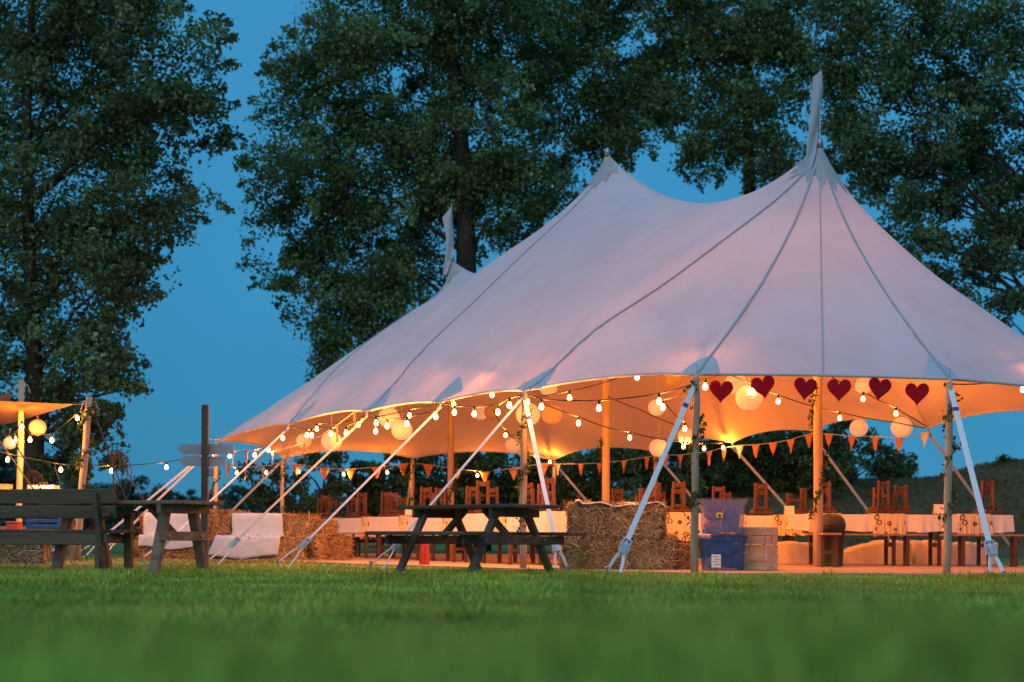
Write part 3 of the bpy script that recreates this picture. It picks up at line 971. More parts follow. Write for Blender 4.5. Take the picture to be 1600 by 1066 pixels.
tree('plane_tree', 'leafy tree above the dip between the two right-hand tent peaks', 'tree', (XP(1225, YR + 1), YR + 1, 0),
     [(a, b, c, d, YR + e) for a, b, c, d, e in [
         (880, 0, 100, 100, 0), (1000, 20, 110, 100, 1), (1130, 10, 110, 100, 0), (920, 130, 100, 75, 0), (1060, 130, 100, 70, 1), (1190, 110, 80, 80, 0), (880, 210, 60, 50, 0), (960, 215, 44, 34, -1),
         (1160, 200, 70, 50, 0), (1210, 240, 55, 45, 0), (1090, 245, 30, 34, -1), (860, 300, 60, 45, 1), (1240, 40, 60, 70, 0), (1000, 190, 50, 30, 0)]],
     .4, .12, 'leaf', dens=6.6, per=58, trunk_top=(XP(1150, YR + 1), YR + 1, 18), limb_r=.045, wood=False,
     tips=[(985, 225, 2, 42, YR), (1065, 250, 10, 36, YR), (1095, 260, 0, 40, YR), (1150, 250, -30, 44, YR), (1040, 190, 10, 30, YR), (945, 235, 6, 20, YR), (1180, 260, -20, 40, YR), (1220, 280, -40, 28, YR), (1010, 210, 14, 44, YR), (1075, 235, -14, 40, YR), (1110, 240, 14, 44, YR), (930, 240, -4, 34, YR), (965, 238, 14, 30, YR)])
YT = 42.0
tree('plane_tree', 'spreading tree with dark bare limbs at the right edge', 'tree', (XP(1640, YT), YT, 0),
     [(a, b, c, d, YT + e) for a, b, c, d, e in [
         (1400, 20, 75, 90, 0), (1520, 20, 110, 90, 0), (1370, 130, 55, 60, 0), (1460, 140, 85, 60, 1), (1570, 130, 80, 70, 0), (1350, 220, 50, 50, 0), (1450, 225, 60, 42, 0), (1550, 230, 70, 44, 1),
         (1400, 300, 55, 45, 0), (1500, 310, 60, 34, 1), (1590, 320, 40, 50, 0), (1420, 370, 50, 32, 0), (1520, 385, 60, 34, 0), (1500, 440, 55, 32, 1), (1585, 440, 45, 40, 0), (1570, 490, 40, 24, 0), (1310, 40, 46, 80, 1), (1318, 150, 40, 60, 1), (1330, 225, 40, 50, 1), (1310, 245, 26, 30, 2), (1345, 300, 36, 34, 1), (1390, 250, 50, 40, 1), (1480, 270, 50, 36, 2), (1560, 290, 60, 40, 2), (1440, 330, 44, 34, 2), (1560, 370, 50, 40, 1), (1460, 400, 44, 26, 2), (1540, 420, 50, 30, 2)]],
     .34, .115, 'leaf2', dens=6.2, per=52, trunk_top=(XP(1640, YT), YT, 16), limb_r=.07,
     tips=[(1340, 190, -30, 30, YT), (1370, 300, -36, 20, YT), (1380, 60, -60, -20, YT), (1350, 120, -30, -14, YT), (1390, 360, -30, 6, YT)])

# shrubs and saplings beyond the back of the tent
def shrub(px0, px1, ytop, ybot, Y, label, dens=9, leaf=.10, per=48, m='leaf_bush', gap=0.0, name='shrub'):
    w = (px1 - px0) / 2; h = (ybot - ytop) / 2
    cx, cy = (px0 + px1) / 2, (ytop + ybot) / 2
    lob = []
    n = max(3, int(w / 22))
    for i in range(n):
        f = (i + .5) / n
        hh = h * random.uniform(.55, .8)
        lob.append((px0 + 2 * w * f, ytop + hh * random.uniform(1.0, 1.3), w / n * 1.35, hh, Y + random.uniform(-.6, .6)))
        lob.append((px0 + 2 * w * f, ybot - h * .55, w / n * 1.3, h * .55, Y + random.uniform(-.6, .6)))
    tree(name, label, 'shrub', (XP(cx, Y), Y, 0 if Y < 39 else max(0, hill_z(XP(cx, Y), Y) - .1)), lob, .07, leaf, m, dens=dens * 2.3, per=per,
         group='shrubs growing behind the tent', crad=(.18, .42), limb_r=.04, trunk_top=(XP(cx, Y), Y, P(cx, cy, Y).z))
shrub(470, 545, 680, 830, 41, 'sparse leafy sapling left of the bunting behind the tent', dens=4.2, per=34)
shrub(385, 470, 715, 815, 41, 'thin twiggy sapling beyond the straw bale seats', dens=1.6, per=26)
shrub(548, 640, 680, 835, 42, 'loose green shrub behind the third tent post', dens=5.2)
shrub(640, 760, 690, 840, 43, 'dense dark shrub behind the far king pole', dens=8)
shrub(755, 880, 690, 840, 44, 'dense dark shrub behind the front picnic table', dens=9)
shrub(880, 990, 690, 840, 42, 'dense dark shrub behind the stacked straw bales', dens=9)
shrub(985, 1080, 690, 800, 43, 'dark shrub left of the earth bank', dens=9)
shrub(1060, 1160, 670, 770, 46, 'rounded bush on the left end of the bank', dens=9)
shrub(1150, 1270, 660, 770, 46, 'leafy bush on the bank behind the hearts', dens=9)
shrub(1250, 1320, 670, 765, 45, 'green bush on the bank right of the king pole', dens=9)
tree('young_tree', 'small spreading tree on the bank beyond the right lanterns', 'tree', (XP(1320, 47), 47, 1.6),
     [(1330, 690, 34, 26, 47), (1360, 705, 34, 20, 47), (1310, 720, 30, 26, 47), (1350, 730, 34, 18, 47), (1385, 725, 26, 12, 47), (1300, 660, 30, 20, 47)],
     .10, .12, 'leaf2', dens=5, per=34, crad=(.2, .45), limb_r=.05, trunk_top=(XP(1325, 47), 47, 3.6),
     tips=[(1370, 730, 62, -14, 47), (1380, 720, 52, 8, 47), (1370, 705, 40, 10, 47), (1365, 735, 40, 4, 47)])
shrub(1375, 1425, 728, 745, 50, 'low scrub on the crest of the bank', dens=6, leaf=.08)
shrub(1560, 1640, 715, 735, 50, 'low bush on the crest of the bank at the right edge', dens=8, leaf=.09)

# far trees along the horizon on the left
far = [(-20, 722, 48, 60), (20, 738, 30, 46), (78, 768, 26, 28), (115, 770, 34, 30), (160, 776, 30, 26), (205, 768, 30, 30), (240, 775, 24, 24), (283, 790, 20, 14), (312, 783, 26, 20), (345, 790, 16, 14), (372, 775, 26, 28), (400, 782, 18, 20), (425, 792, 26, 14), (470, 794, 30, 12)]
ordn = ['first', 'second', 'third', 'fourth', 'fifth', 'sixth', 'seventh', 'eighth', 'ninth', 'tenth', 'eleventh', 'twelfth', 'thirteenth', 'fourteenth', 'fifteenth', 'sixteenth', 'seventeenth', 'eighteenth', 'nineteenth', 'twentieth', 'twenty-first', 'twenty-second', 'twenty-third', 'twenty-fourth', 'twenty-fifth', 'twenty-sixth', 'twenty-seventh', 'twenty-eighth', 'twenty-ninth', 'thirtieth']
for i, (px, py, rx, ry) in enumerate(far):
    Y = 150 + (i * 37 % 60)
    b = 838 - py
    tree('far_tree', 'distant blue-green tree on the left horizon, %s from the left' % ordn[i], 'tree', (XP(px, Y), Y, 0),
         [(px, py + ry * .1, rx, ry * .9, Y), (px - rx * .4, py + ry * .9, rx * .8, ry * .9, Y), (px + rx * .5, py + ry * .8, rx * .7, ry * .9, Y), (px, 836 - 18, rx * 1.2, 20, Y)],
         .25, .42, 'leaf_far', dens=1.5, per=26, group='distant trees along the left horizon', crad=(.5, 1.3), limb_r=.1, wood=False)
# low hedge filling the foot of that tree line
mb = MB()
pos = []
for _ in range(2200):
    px = rng.uniform(-150, 620); Y = 205
    c = P(px, rng.uniform(800, 838), Y)
    pos.append(np.array(c) + rng.normal(size=(9, 3)) * np.array([1.2, 1, .8]))
me = leaves_mesh('far_hedge', np.concatenate(pos), .75, M['leaf_far'])
o = bpy.data.objects.new('far_hedge', me); C.objects.link(o); o['kind'] = 'stuff'
o['label'] = 'dark hedgerow along the horizon behind the distant trees'; o['category'] = 'hedge'

# ------------------------------------------------------------------ picnic table, table, bench
def picnic_table(label, loc, rz):
    t = thing('picnic_table', label, 'picnic table', loc, rz)
    W_ = M['dark_wood']
    Lh, top = .92, .755
    for i in range(5):
        mb = MB(); mb.box((random.uniform(-.008, .008), -.30 + .15 * i, top - .02), (2 * Lh, .138, .04), bev=.006)
        part('top_plank', mb, W_, t)
    for s in (-1, 1):
        for i in range(2):
            mb = MB(); mb.box((0, s * (.60 + .145 * i), .445), (2 * Lh, .138, .04), bev=.006)
            part('seat_plank', mb, W_, t)
    for e in (-1, 1):
        x = e * .58
        for s in (-1, 1):
            mb = MB(); mb.beam((x, s * .62, -.02), (x, s * .20, top - .042), .045, .10, up=(1, 0, 0)); 
            part('leg', mb, W_, t)
        mb = MB(); mb.beam((x + e * .046, -.745, .375), (x + e * .046, .745, .375), .045, .095, up=(0, 0, 1))
        o = part('seat_support', mb, W_, t)
        for s in (-1, 1):
            mb = MB()
            mb.lathe((0, 0, 0), [(.014, 0), (.014, .008), (.006, .012), (0, .012)], 8)
            mb.v = [(x + e * .069 + e * p[2], s * .44 + p[0], .375 + p[1]) for p in mb.v]
            part('bolt', mb, M['bolt'], o)
        mb = MB(); mb.beam((x + e * .046, -.36, top - .09), (x + e * .046, .36, top - .09), .045, .09, up=(0, 0, 1))
        part('top_support', mb, W_, t)
        mb = MB(); mb.beam((x - e * .03, 0, .40), (x - e * .42, 0, top - .05), .05, .08, up=(0, 1, 0))
        part('brace', mb, W_, t)
    return t
picnic_table('dark stained picnic table with attached seats in front of the tent', (XP(742, 16.9), 16.9, gz(0, 16.9)), R(-46))

def a_frame_table(label, loc, rz):
    t = thing('garden_table', label, 'table', loc, rz)
    W_ = M['grey_wood']
    top = .78
    for i in range(5):
        mb = MB(); mb.box((random.uniform(-.01, .01), -.32 + .16 * i, top - .02), (2.0, .148, .04), bev=.006)
        part('top_plank', mb, W_, t)
    for e in (-1, 1):
        x = e * .78
        mb = MB(); mb.beam((x, -.39, top - .09), (x, .39, top - .09), .06, .095, up=(0, 0, 1)); part('top_support', mb, W_, t)
        for s in (-1, 1):
            mb = MB(); mb.beam((x - e * .06, s * .40, -.02), (x - e * .06, s * .20, top - .042), .06, .125, up=(1, 0, 0)); part('leg', mb, W_, t)
        mb = MB(); mb.beam((x, -.36, .40), (x, .36, .40), .055, .10, up=(0, 0, 1)); o = part('cross_rail', mb, W_, t)
        for s in (-1, 1):
            mb = MB(); mb.lathe((0, 0, 0), [(.014, 0), (.014, .008), (0, .012)], 8)
            mb.v = [(x + e * .029 + e * p[2], s * .26 + p[0], .40 + p[1]) for p in mb.v]
            part('bolt', mb, M['bolt'], o)
        mb = MB(); mb.beam((x - e * .12, 0, .42), (x - e * .50, 0, top - .05), .05, .07, up=(0, 1, 0)); part('brace', mb, W_, t)
    return t
a_frame_table('weathered grey-brown garden table with splayed legs beside the backed bench', (XP(203, 17.0), 17.0, 0), R(-30))

def garden_bench(label, loc, rz):
    t = thing('garden_bench', label, 'bench', loc, rz)
    W_ = M['bench_wood']
    L = 1.95
    for i in range(2):
        mb = MB(); mb.box((0, .10 + .17 * i, .445), (L, .16, .04), bev=.006); part('seat_plank', mb, W_, t)
    mb = MB(); mb.box((-.03, -.005, .36), (L - .30, .04, .125), bev=.006); part('apron', mb, W_, t)
    mb = MB(); mb.box((-.03, .36, .37), (L - .30, .04, .10), bev=.006); part('apron', mb, W_, t)
    for z, w in ((.825, .155), (.655, .14)):
        mb = MB(); mb.box((0, -.045 - (z - .6) * .22, z), (L - .02, .035, w), rot=Euler((R(12), 0, 0)), bev=.006); part('back_plank', mb, W_, t)
    for e in (-1, 1):
        x = e * (L / 2 - .22)
        mb = MB(); mb.beam((x, .06, -.02), (x, -.14, .86), .075, .055, up=(1, 0, 0)); part('back_post', mb, W_, t)
        mb = MB(); mb.box((x - e * .035, .005, .17), (.06, .08, .40), bev=.006); part('back_leg', mb, W_, t)
        mb = MB(); mb.box((x + e * .12, .37, .31), (.085, .075, .66), bev=.006); part('front_leg', mb, W_, t)
        mb = MB(); mb.beam((x + e * .12, -.12, .625), (x + e * .12, .46, .665), .10, .035, up=(0, 0, 1)); 
        part('arm_rest', mb, W_, t)
        mb = MB(); mb.box((x + e * .065, .16, .37), (.045, .40, .10), bev=.006); part('side_rail', mb, W_, t)
    return t
garden_bench('wooden garden bench with plank back seen from behind at the left edge', (XP(62, 16.8), 16.8, 0), R(-15))

# ------------------------------------------------------------------ signpost
Ys = 20.2
sp = P(320, 800, Ys)
t = thing('signpost', 'dark square post carrying two pale arrow boards pointing left', 'signpost', (sp.x, Ys, 0))
mb = MB(); mb.box((0, 0, 1.05), (.088, .088, 2.16), bev=.008); part('post', mb, M['post_wood'], t)
for (x0, x1, y0, y1) in ((275, 364, 694, 709), (277, 352, 713, 728)):
    a = P(x0, y1, Ys); b = P(x1, y0, Ys)
    zc = (a.z + b.z) / 2; hh = (b.z - a.z) / 2
    ox = sp.x
    outl = [(a.x - ox, zc), (a.x - ox + .07, zc + hh), (b.x - ox, zc + hh), (b.x - ox, zc - hh), (a.x - ox + .07, zc - hh)]
    mb = MB(); mb.prism(outl, .05, .072); part('arrow_board', mb, M['board'], t)
mb = MB(); q = P(328, 738, Ys); mb.box((q.x - sp.x + .02, .0, q.z), (.07, .06, .10), bev=.006); part('junction_box', mb, M['mesh_grey'], t)

# ------------------------------------------------------------------ straw bales
def straw_strands(n, L, D, H, over=.055, top_only=False):
    V = []
    face = rng.integers(0, 5, n)
    u = rng.uniform(-.5, .5, n); v = rng.uniform(-.5, .5, n)
    pos = np.zeros((n, 3)); nr = np.zeros((n, 3))
    for i in range(n):
        f = face[i]
        if f == 0: pos[i] = (u[i] * L, -D / 2, H * (v[i] + .5)); nr[i] = (0, -1, 0)
        elif f == 1: pos[i] = (u[i] * L, D / 2, H * (v[i] + .5)); nr[i] = (0, 1, 0)
        elif f == 2: pos[i] = (L / 2, v[i] * D, H * (u[i] + .5)); nr[i] = (1, 0, 0)
        elif f == 3: pos[i] = (-L / 2, v[i] * D, H * (u[i] + .5)); nr[i] = (-1, 0, 0)
        else: pos[i] = (u[i] * L, v[i] * D, H); nr[i] = (0, 0, 1)
    d = rng.normal(size=(n, 3))
    d -= nr * (d * nr).sum(1)[:, None] * rng.uniform(.55, 1.0, n)[:, None]
    d /= np.linalg.norm(d, axis=1)[:, None]
    ln = rng.uniform(.06, .20, n)[:, None]
    w = np.cross(d, nr + rng.normal(size=(n, 3)) * .3); w /= np.linalg.norm(w, axis=1)[:, None] + 1e-6
    w *= rng.uniform(.0022, .0045, n)[:, None]
    pos += nr * rng.uniform(-.005, over * .7, n)[:, None]
    bend = nr * rng.uniform(0, .02, n)[:, None]
    a = pos - d * ln / 2; b = pos + d * ln / 2; m = pos + bend
    V = np.stack([a - w, a + w, m + w, m - w, b + w, b - w], 1)
    V[:, :, 2] = np.maximum(V[:, :, 2], .004)
    t = rng.uniform(.45, 1.5, n)
    tone = np.stack([t, t * rng.uniform(.85, 1.05, n), t * rng.uniform(.7, 1.1, n)], 1)
    return V, tone
def bale(label, x, y, z, L=.95, D=.46, H=.37, rz=0.0, n=2600, group='straw bales set out around the tent', rnd=.035, tilt=0):
    t = thing('straw_bale', label, 'straw bale', (x, y, z), rz, group)
    if tilt: t.rotation_euler = (0, tilt, rz)
    mb = MB()
    nx, ny, nz = 14, 7, 6
    bm = bmesh.new()
    def addface(fn, a, b):
        vs = [[bm.verts.new(fn(i / a, j / b)) for i in range(a + 1)] for j in range(b + 1)]
        for j in range(b):
            for i in range(a): bm.faces.new((vs[j][i], vs[j][i + 1], vs[j + 1][i + 1], vs[j + 1][i]))
    addface(lambda u, v: ((u - .5) * L, -D / 2, v * H), nx, nz)
    addface(lambda u, v: ((.5 - u) * L, D / 2, v * H), nx, nz)
    addface(lambda u, v: (L / 2, (u - .5) * D, v * H), ny, nz)
    addface(lambda u, v: (-L / 2, (.5 - u) * D, v * H), ny, nz)
    addface(lambda u, v: ((u - .5) * L, (v - .5) * D, H), nx, ny)
    addface(lambda u, v: ((u - .5) * L, (.5 - v) * D, 0), nx, ny)
    bmesh.ops.remove_doubles(bm, verts=bm.verts, dist=1e-4)
    ph = random.uniform(0, 9)
    for v in bm.verts:
        p = v.co
        e = [abs(p.x) > L / 2 - .01, abs(p.y) > D / 2 - .01, p.z > H - .01]
        if sum(e) >= 2:
            p.x *= 1 - rnd / L * 1.6 if e[0] else 1
            p.y *= 1 - rnd / D * 1.6 if e[1] else 1
            if e[2]: p.z -= rnd * .8
        k = .014
        p.x += k * math.sin(p.y * 23 + p.z * 17 + ph) * (1 if e[0] else .3)
        p.y += k * math.sin(p.x * 19 + p.z * 21 + ph)
        if p.z > .01: p.z += k * math.sin(p.x * 15 + p.y * 12 + ph)
    me = bpy.data.meshes.new('core'); bm.to_mesh(me); bm.free()
    me.materials.append(M['straw_core'])
    o = bpy.data.objects.new('core', me); C.objects.link(o); o.parent = t
    V, tone = straw_strands(n, L - .02, D - .02, H)
    me = bulk_mesh('straw', V, [(0, 1, 2, 3), (3, 2, 4, 5)], tone, M['straw'], 2)
    o = bpy.data.objects.new('straw', me); C.objects.link(o); o.parent = t; o['kind'] = 'stuff'
    for s in (-.24, .24):
        mb = MB(); q = .012
        mb.tube([(s * L, -D / 2 - q, .0), (s * L, -D / 2 - q, H - .02), (s * L, -D / 2 + .04, H + q), (s * L, D / 2 - .04, H + q), (s * L, D / 2 + q, H - .02), (s * L, D / 2 + q, 0)], .004, 4)
        part('twine', mb, M['straw_core'], t)
    return t
# big stack between the picnic table and the plastic boxes
Yb = 18.3
bale('lower bale of the two-high straw stack beside the plastic boxes', XP(968, Yb), Yb + .2, .0, 1.32, .5, .40, R(3), 5200)
bale('upper bale of the straw stack, a pale cloth lying on it', XP(965, Yb), Yb + .23, .405, 1.10, .46, .385, R(-3), 5200)
bale('low loose bale squeezed between the straw stack and tent post', XP(1058, Yb + .2), Yb + .55, 0, .40, .5, .30, R(12), 2000, rnd=.08)
# bale seats on the left
Yq = 24.6
for i, (px, dy, z, L, D, H, rz, lb) in enumerate([
    (262, 0, 0, .95, .46, .36, 2, 'left seat bale under the left white throw'),
    (352, .05, 0, .85, .46, .36, -2, 'middle seat bale between the two white throws'),
    (432, 0, 0, .95, .48, .37, 1, 'seat bale under the white throw nearest the guy strap'),
    (505, .25, 0, .70, .5, .40, 38, 'slumped bale at the right end of the bale seats'),
    (258, .50, .0, .95, .46, .36, 0, 'lower back bale behind the left throw'),
    (352, .52, .0, .90, .46, .36, 0, 'lower back bale in the gap between throws'),
    (440, .52, .0, 1.0, .46, .36, 0, 'lower back bale behind the right throw'),
    (258, .52, .365, .95, .44, .36, 1, 'upper back bale draped by the left throw'),
    (345, .50, .365, .62, .44, .42, 24, 'round-shouldered upper bale standing between the throws'),
    (430, .52, .365, 1.20, .44, .37, -1, 'upper back bale draped by the right throw'),
    (490, .62, .30, .5, .46, .34, 20, 'loose bale sloping off the right end of the seat back')]):
    bale(lb, XP(px, Yq), Yq + dy, z, L, D, H, R(rz), 2200, rnd=.05 if i not in (3, 8, 10) else .12)
bale('straw bale behind the legs of the backed bench', XP(15, 20.6), 20.6, 0, .95, .46, .37, R(4), 2400)
# loose straw scattered under the seats
n = 5200
V = []
x = np.concatenate([rng.normal(XP(150, 20), 1.1, n // 2), rng.uniform(XP(180, 24), XP(540, 24), n // 2)])
y = np.concatenate([rng.normal(19.6, .8, n // 2), rng.normal(23.9, .35, n // 2)])
d = rng.uniform(0, 2 * np.pi, n); ln = rng.uniform(.05, .2, n)
dv = np.stack([np.cos(d), np.sin(d), rng.normal(0, .12, n)], 1) * ln[:, None] / 2
wv = np.stack([-np.sin(d), np.cos(d), 0 * d], 1) * .004
p0 = np.stack([x, y, gz_np(x, y) + rng.uniform(.01, .05, n)], 1)
t = rng.uniform(.6, 1.7, n)
me = bulk_mesh('loose_straw', np.stack([p0 - dv - wv, p0 - dv + wv, p0 + dv + wv, p0 + dv - wv], 1), [(0, 1, 2, 3)], np.stack([t, t, t], 1), M['straw'], 1)
o = bpy.data.objects.new('loose_straw', me); C.objects.link(o); o['kind'] = 'stuff'; o['label'] = 'loose straw scattered on the lawn around the bales'; o['category'] = 'straw'

# white throws over the bale seats
def throw(px0, px1, label, hang=.22, skew=0.0):
    x0, x1 = XP(px0, Yq), XP(px1, Yq)
    path = [(Yq + .84, .52), (Yq + .82, .66), (Yq + .76, .755), (Yq + .55, .775), (Yq + .315, .772), (Yq + .268, .745), (Yq + .262, .58), (Yq + .250, .432), (Yq + .225, .414), (Yq, .410), (Yq - .235, .402), (Yq - .272, .37), (Yq - .285, .36 - hang * .5), (Yq - .29, .36 - hang)]
    path = [Vector((0, a, b)) for a, b in path]
    nu, nv = 22, 46
    def fn(u, v):
        k = v * (len(path) - 1); i = min(int(k), len(path) - 2); f = k - i
        p = path[i].lerp(path[i + 1], f)
        w = .004 * math.sin(u * 17 + v * 9) + .004 * math.sin(u * 37 - v * 23 + px0)
        sag = .03 * math.sin(u * 6.3 + px0) * v
        return Vector((x0 + (x1 - x0) * u + .03 * math.sin(v * 8 + px0) + skew * max(0, v - .5) * 2 * (1 - u), p.y - abs(w) * (1 if v > .3 else .3), p.z + w * .8 + (sag if v > .8 else 0)))
    mb = MB(); mb.grid(fn, nu, nv)
    o = solo('throw_blanket', mb, M['blanket'], label, 'blanket', 'white throws over the bale seats', True)
    md = o.modifiers.new('s', 'SOLIDIFY'); md.thickness = .012
throw(221, 312, 'white throw over the bale seat partly hidden by the garden table', .14)
throw(360, 440, 'white throw over the bale seat nearest the tent', .28, -.30)
# pale cloth on the straw stack
mb = MB()
xa, xb = XP(900, Yb), XP(1042, Yb)
mb.grid(lambda u, v: Vector((xa + (xb - xa) * u, Yb - .03 + .48 * v, .812 + .018 * math.sin(u * 9 + v * 5) + .012 * math.sin(u * 21 + 2) - (.03 * max(0, abs(u - .5) - .42) * 12) + (.05 if u < .04 else 0))), 28, 10)
o = solo('folded_cloth', mb, M['cloth'], 'pale pink-white cloth spread on top of the straw stack', 'cloth', None, True)
md = o.modifiers.new('s', 'SOLIDIFY'); md.thickness = .012

# ------------------------------------------------------------------ tables, cloths, runners, chairs inside the tent
TH = .735
def long_table(label, x, y, rz, L=2.1, Wd=.66):
    t = thing('trestle_table', label, 'table', (x, y, FZ), rz, 'long folding tables inside the tent')
    mb = MB(); mb.box((0, 0, TH - .014), (L, Wd, .028), bev=.004); part('table_top', mb, M['table_top'], t)
    for e in (-1, 1):
        xx = e * (L / 2 - .32)
        for s in (-1, 1):
            mb = MB(); mb.box((xx, s * (Wd / 2 - .06), (TH - .03) / 2), (.05, .05, TH - .03), bev=.003); part('leg', mb, M['table_leg'], t)
        mb = MB(); mb.box((xx, 0, .30), (.035, Wd - .17, .06), bev=.003); part('leg_rail', mb, M['table_leg'], t)
        mb = MB(); mb.tube([(xx, 0, .33), (xx - e * .30, 0, TH - .03)], .009, 6); part('strut', mb, M['metal'], t)
    return t
def drape(L, Wd, dropf, dropb, drope, z, seed, nx=40):
    """cloth lying on a table and hanging down all round"""
    mb = MB()
    r = random.Random(seed); ph = r.uniform(0, 9)
    ax = [-L / 2 - .008, L / 2 + .008]; ay = [-Wd / 2 - .008, Wd / 2 + .008]
    # closed rim walk
    rim = []
    def seg(a, b, n):
        for i in range(n): rim.append((a[0] + (b[0] - a[0]) * i / n, a[1] + (b[1] - a[1]) * i / n))
    seg((ax[0], ay[0]), (ax[1], ay[0]), 40); seg((ax[1], ay[0]), (ax[1], ay[1]), 14); seg((ax[1], ay[1]), (ax[0], ay[1]), 40); seg((ax[0], ay[1]), (ax[0], ay[0]), 14)
    n = len(rim)
    rows = 6
    vs = []
    for k in range(rows + 1):
        f = k / rows
        for i, (x, y) in enumerate(rim):
            dr = dropf if abs(y - ay[0]) < 1e-6 else (dropb if abs(y - ay[1]) < 1e-6 else drope)
            wob = (.022 * math.sin(i * .55 + ph) + .012 * math.sin(i * 1.31 + ph * 2)) * f
            cx = x + (math.copysign(1, x) * (abs(wob) + .01 * f) if abs(abs(x) - ax[1]) < 1e-6 else 0)
            cy = y + (math.copysign(1, y) * (abs(wob) + .01 * f) if abs(abs(y) - ay[1]) < 1e-6 else 0)
            vs.append((cx, cy, z - dr * f + .01 * math.sin(i * .4 + ph) * f))
    fs = [(k * n + i, (k + 1) * n + i, (k + 1) * n + (i + 1) % n, k * n + (i + 1) % n) for k in range(rows) for i in range(n)]
    fs.append(tuple(range(n)))
    mb.add(vs, fs)
    return mb
def cloth_on(label, x, y, rz, L, Wd, df, db, de, z, seed, m, name, cat, group):
    o = part(name, drape(L, Wd, df, db, de, 0, seed), M[m], None, False)
    o.location = (x, y, z); o.rotation_euler = (0, 0, rz)
    tag(o, label, cat, group)
def place(x, y, rz, dx, dy):
    return x + dx * math.cos(rz) - dy * math.sin(rz), y + dx * math.sin(rz) + dy * math.cos(rz)

def bench(label, x, y, rz, L=2.0):
    t = thing('folding_bench', label, 'bench', (x, y, FZ), rz, 'folding benches at the long tables')
    mb = MB(); mb.box((0, 0, .445), (L, .25, .028), bev=.004); part('seat', mb, M['bench_board'], t)
    for e in (-1, 1):
        xx = e * (L / 2 - .28)
        for s in (-1, 1):
            mb = MB(); mb.box((xx, s * .095, .215), (.045, .04, .43), bev=.003); part('leg', mb, M['table_leg'], t)
        mb = MB(); mb.box((xx, 0, .20), (.03, .15, .05), bev=.003); part('leg_rail', mb, M['table_leg'], t)

ax_ang = math.atan2(.92, -.385)
rowL = []
for i in range(6):
    s = 1.1 + 2.2 * i
    rowL.append((.78 - .385 * s, 21.0 + .92 * s))
tabs = []
for i, (x, y) in enumerate(rowL):
    tabs.append((x, y, ax_ang - math.pi, 2.15, ('nearest', 'second', 'third', 'fourth', 'fifth', 'farthest')[i] + ' table of the row receding along the left side of the tent', ('nearest', 'second', 'third', 'fourth', 'fifth', 'farthest')[i] + ' table of the left row', .36))
tabs += [(2.30, 22.3, 0, 1.0, 'short table behind the straw stack and plastic boxes', 'table behind the plastic boxes', .36),
         (3.85, 24.2, R(-3), 1.7, 'table left of the tall near king pole', 'table left of the near king pole', .24),
         (5.0, 22.6, R(-2), 1.75, 'table behind the domed bin and near king pole', 'table behind the domed bin', .24),
         (6.55, 22.5, R(-2), 1.35, 'table at the right end behind the right front post', 'table at the right end', .25),
         (2.1, 26.2, ax_ang - math.pi, 2.1, 'table in the middle of the tent beyond the straw stack', 'table in the middle of the tent', .3),
         (.9, 28.9, ax_ang - math.pi, 2.1, 'table in the far middle of the tent', 'table in the far middle', .3)]
for i, (x, y, rz, L, lb, short, dr) in enumerate(tabs):
    long_table(lb, x, y, rz, L)
    cloth_on('white cloth hanging over the ' + short, x, y, rz, L, .66, dr, dr, dr * .9, FZ + TH + .004, i, 'cloth', 'tablecloth', 'tablecloth', 'white tablecloths')
    for j, q in enumerate((-.25, .27) if L > 1.6 else (0.1,)):
        rx, ry = place(x, y, rz, q * L, 0)
        if i >= 6 or j == 0:
            cloth_on('cream runner with printed rings across the %s, %s end' % (short, ('left' if j == 0 else 'right')) if L > 1.6 else 'cream runner with printed rings across the ' + short, rx, ry, rz, .42, .70, dr + .05 + .03 * (j), dr + .05, .012, FZ + TH + .018, 50 + i * 3 + j, 'runner', 'table_runner', 'table runner', 'printed table runners')
for i in (0, 1, 2, 3, 4):
    x, y, rz, L = tabs[i][:4]
    bx, by = place(x, y, rz, 0, -.62) if True else (x, y)
    # the row turns its long left side to the camera
    px_, py_ = place(x, y, rz, 0, .62)
    if py_ < by: bx, by = px_, py_
    bench('folding bench along the near side of the ' + tabs[i][5], bx, by, rz)
bench('folding bench in front of the table behind the domed bin', 5.05, 21.9, R(-2), 1.7)
bench('folding bench in front of the table at the right end', 6.75, 21.8, R(-1), 1.3)
bench('folding bench standing end-on beside the domed bin', XP(1307, 20.2), 20.75, R(86), .9)
bench('folding bench behind the table left of the near king pole', 3.9, 24.9, R(-3), 1.6)

# upturned chairs standing on the tables
def make_chair():
    t = thing('chair', 'chair', 'chair', (0, 0, 0), 0, 'upturned chairs on the tables')
    cm = M['chair']
    mb = MB(); mb.box((0, 0, .018), (.34, .36, .036), bev=.006); part('seat', mb, cm, t)
    for s in (-1, 1):
        mb = MB(); mb.box((s * .12, 0, .060), (.026, .30, .045), bev=.003); part('apron', mb, cm, t)
    for e, h, hw, ox in ((-1, .475, .085, -.03), (1, .385, .075, .06)):
        for s in (-1, 1):
            mb = MB(); mb.beam((ox + s * (hw + .012), e * .14, .036), (ox + s * hw, e * .15, h), .042, .042, bev=.004); part('leg', mb, cm, t)
        mb = MB(); mb.box((ox, e * .149, h - .055), (2 * hw - .045, .026, .075), bev=.004); part('stretcher', mb, cm, t)
        mb = MB(); mb.box((ox, e * .14, .09), (2 * hw - .03, .024, .05), bev=.004); part('rail', mb, cm, t)
    for s in (-1, 1):
        mb = MB(); mb.box((.015 + s * .08, 0, .25), (.022, .25, .04), rot=Euler((0, 0, R(-17))), bev=.003); part('side_stretcher', mb, cm, t)
    return t
chair0 = make_chair()
chairs = []   # table index, along, across, turn
for i in range(6):
    chairs += [(i, -.62, .10, 10), (i, .45, -.08, -14 if i % 2 else 30)]
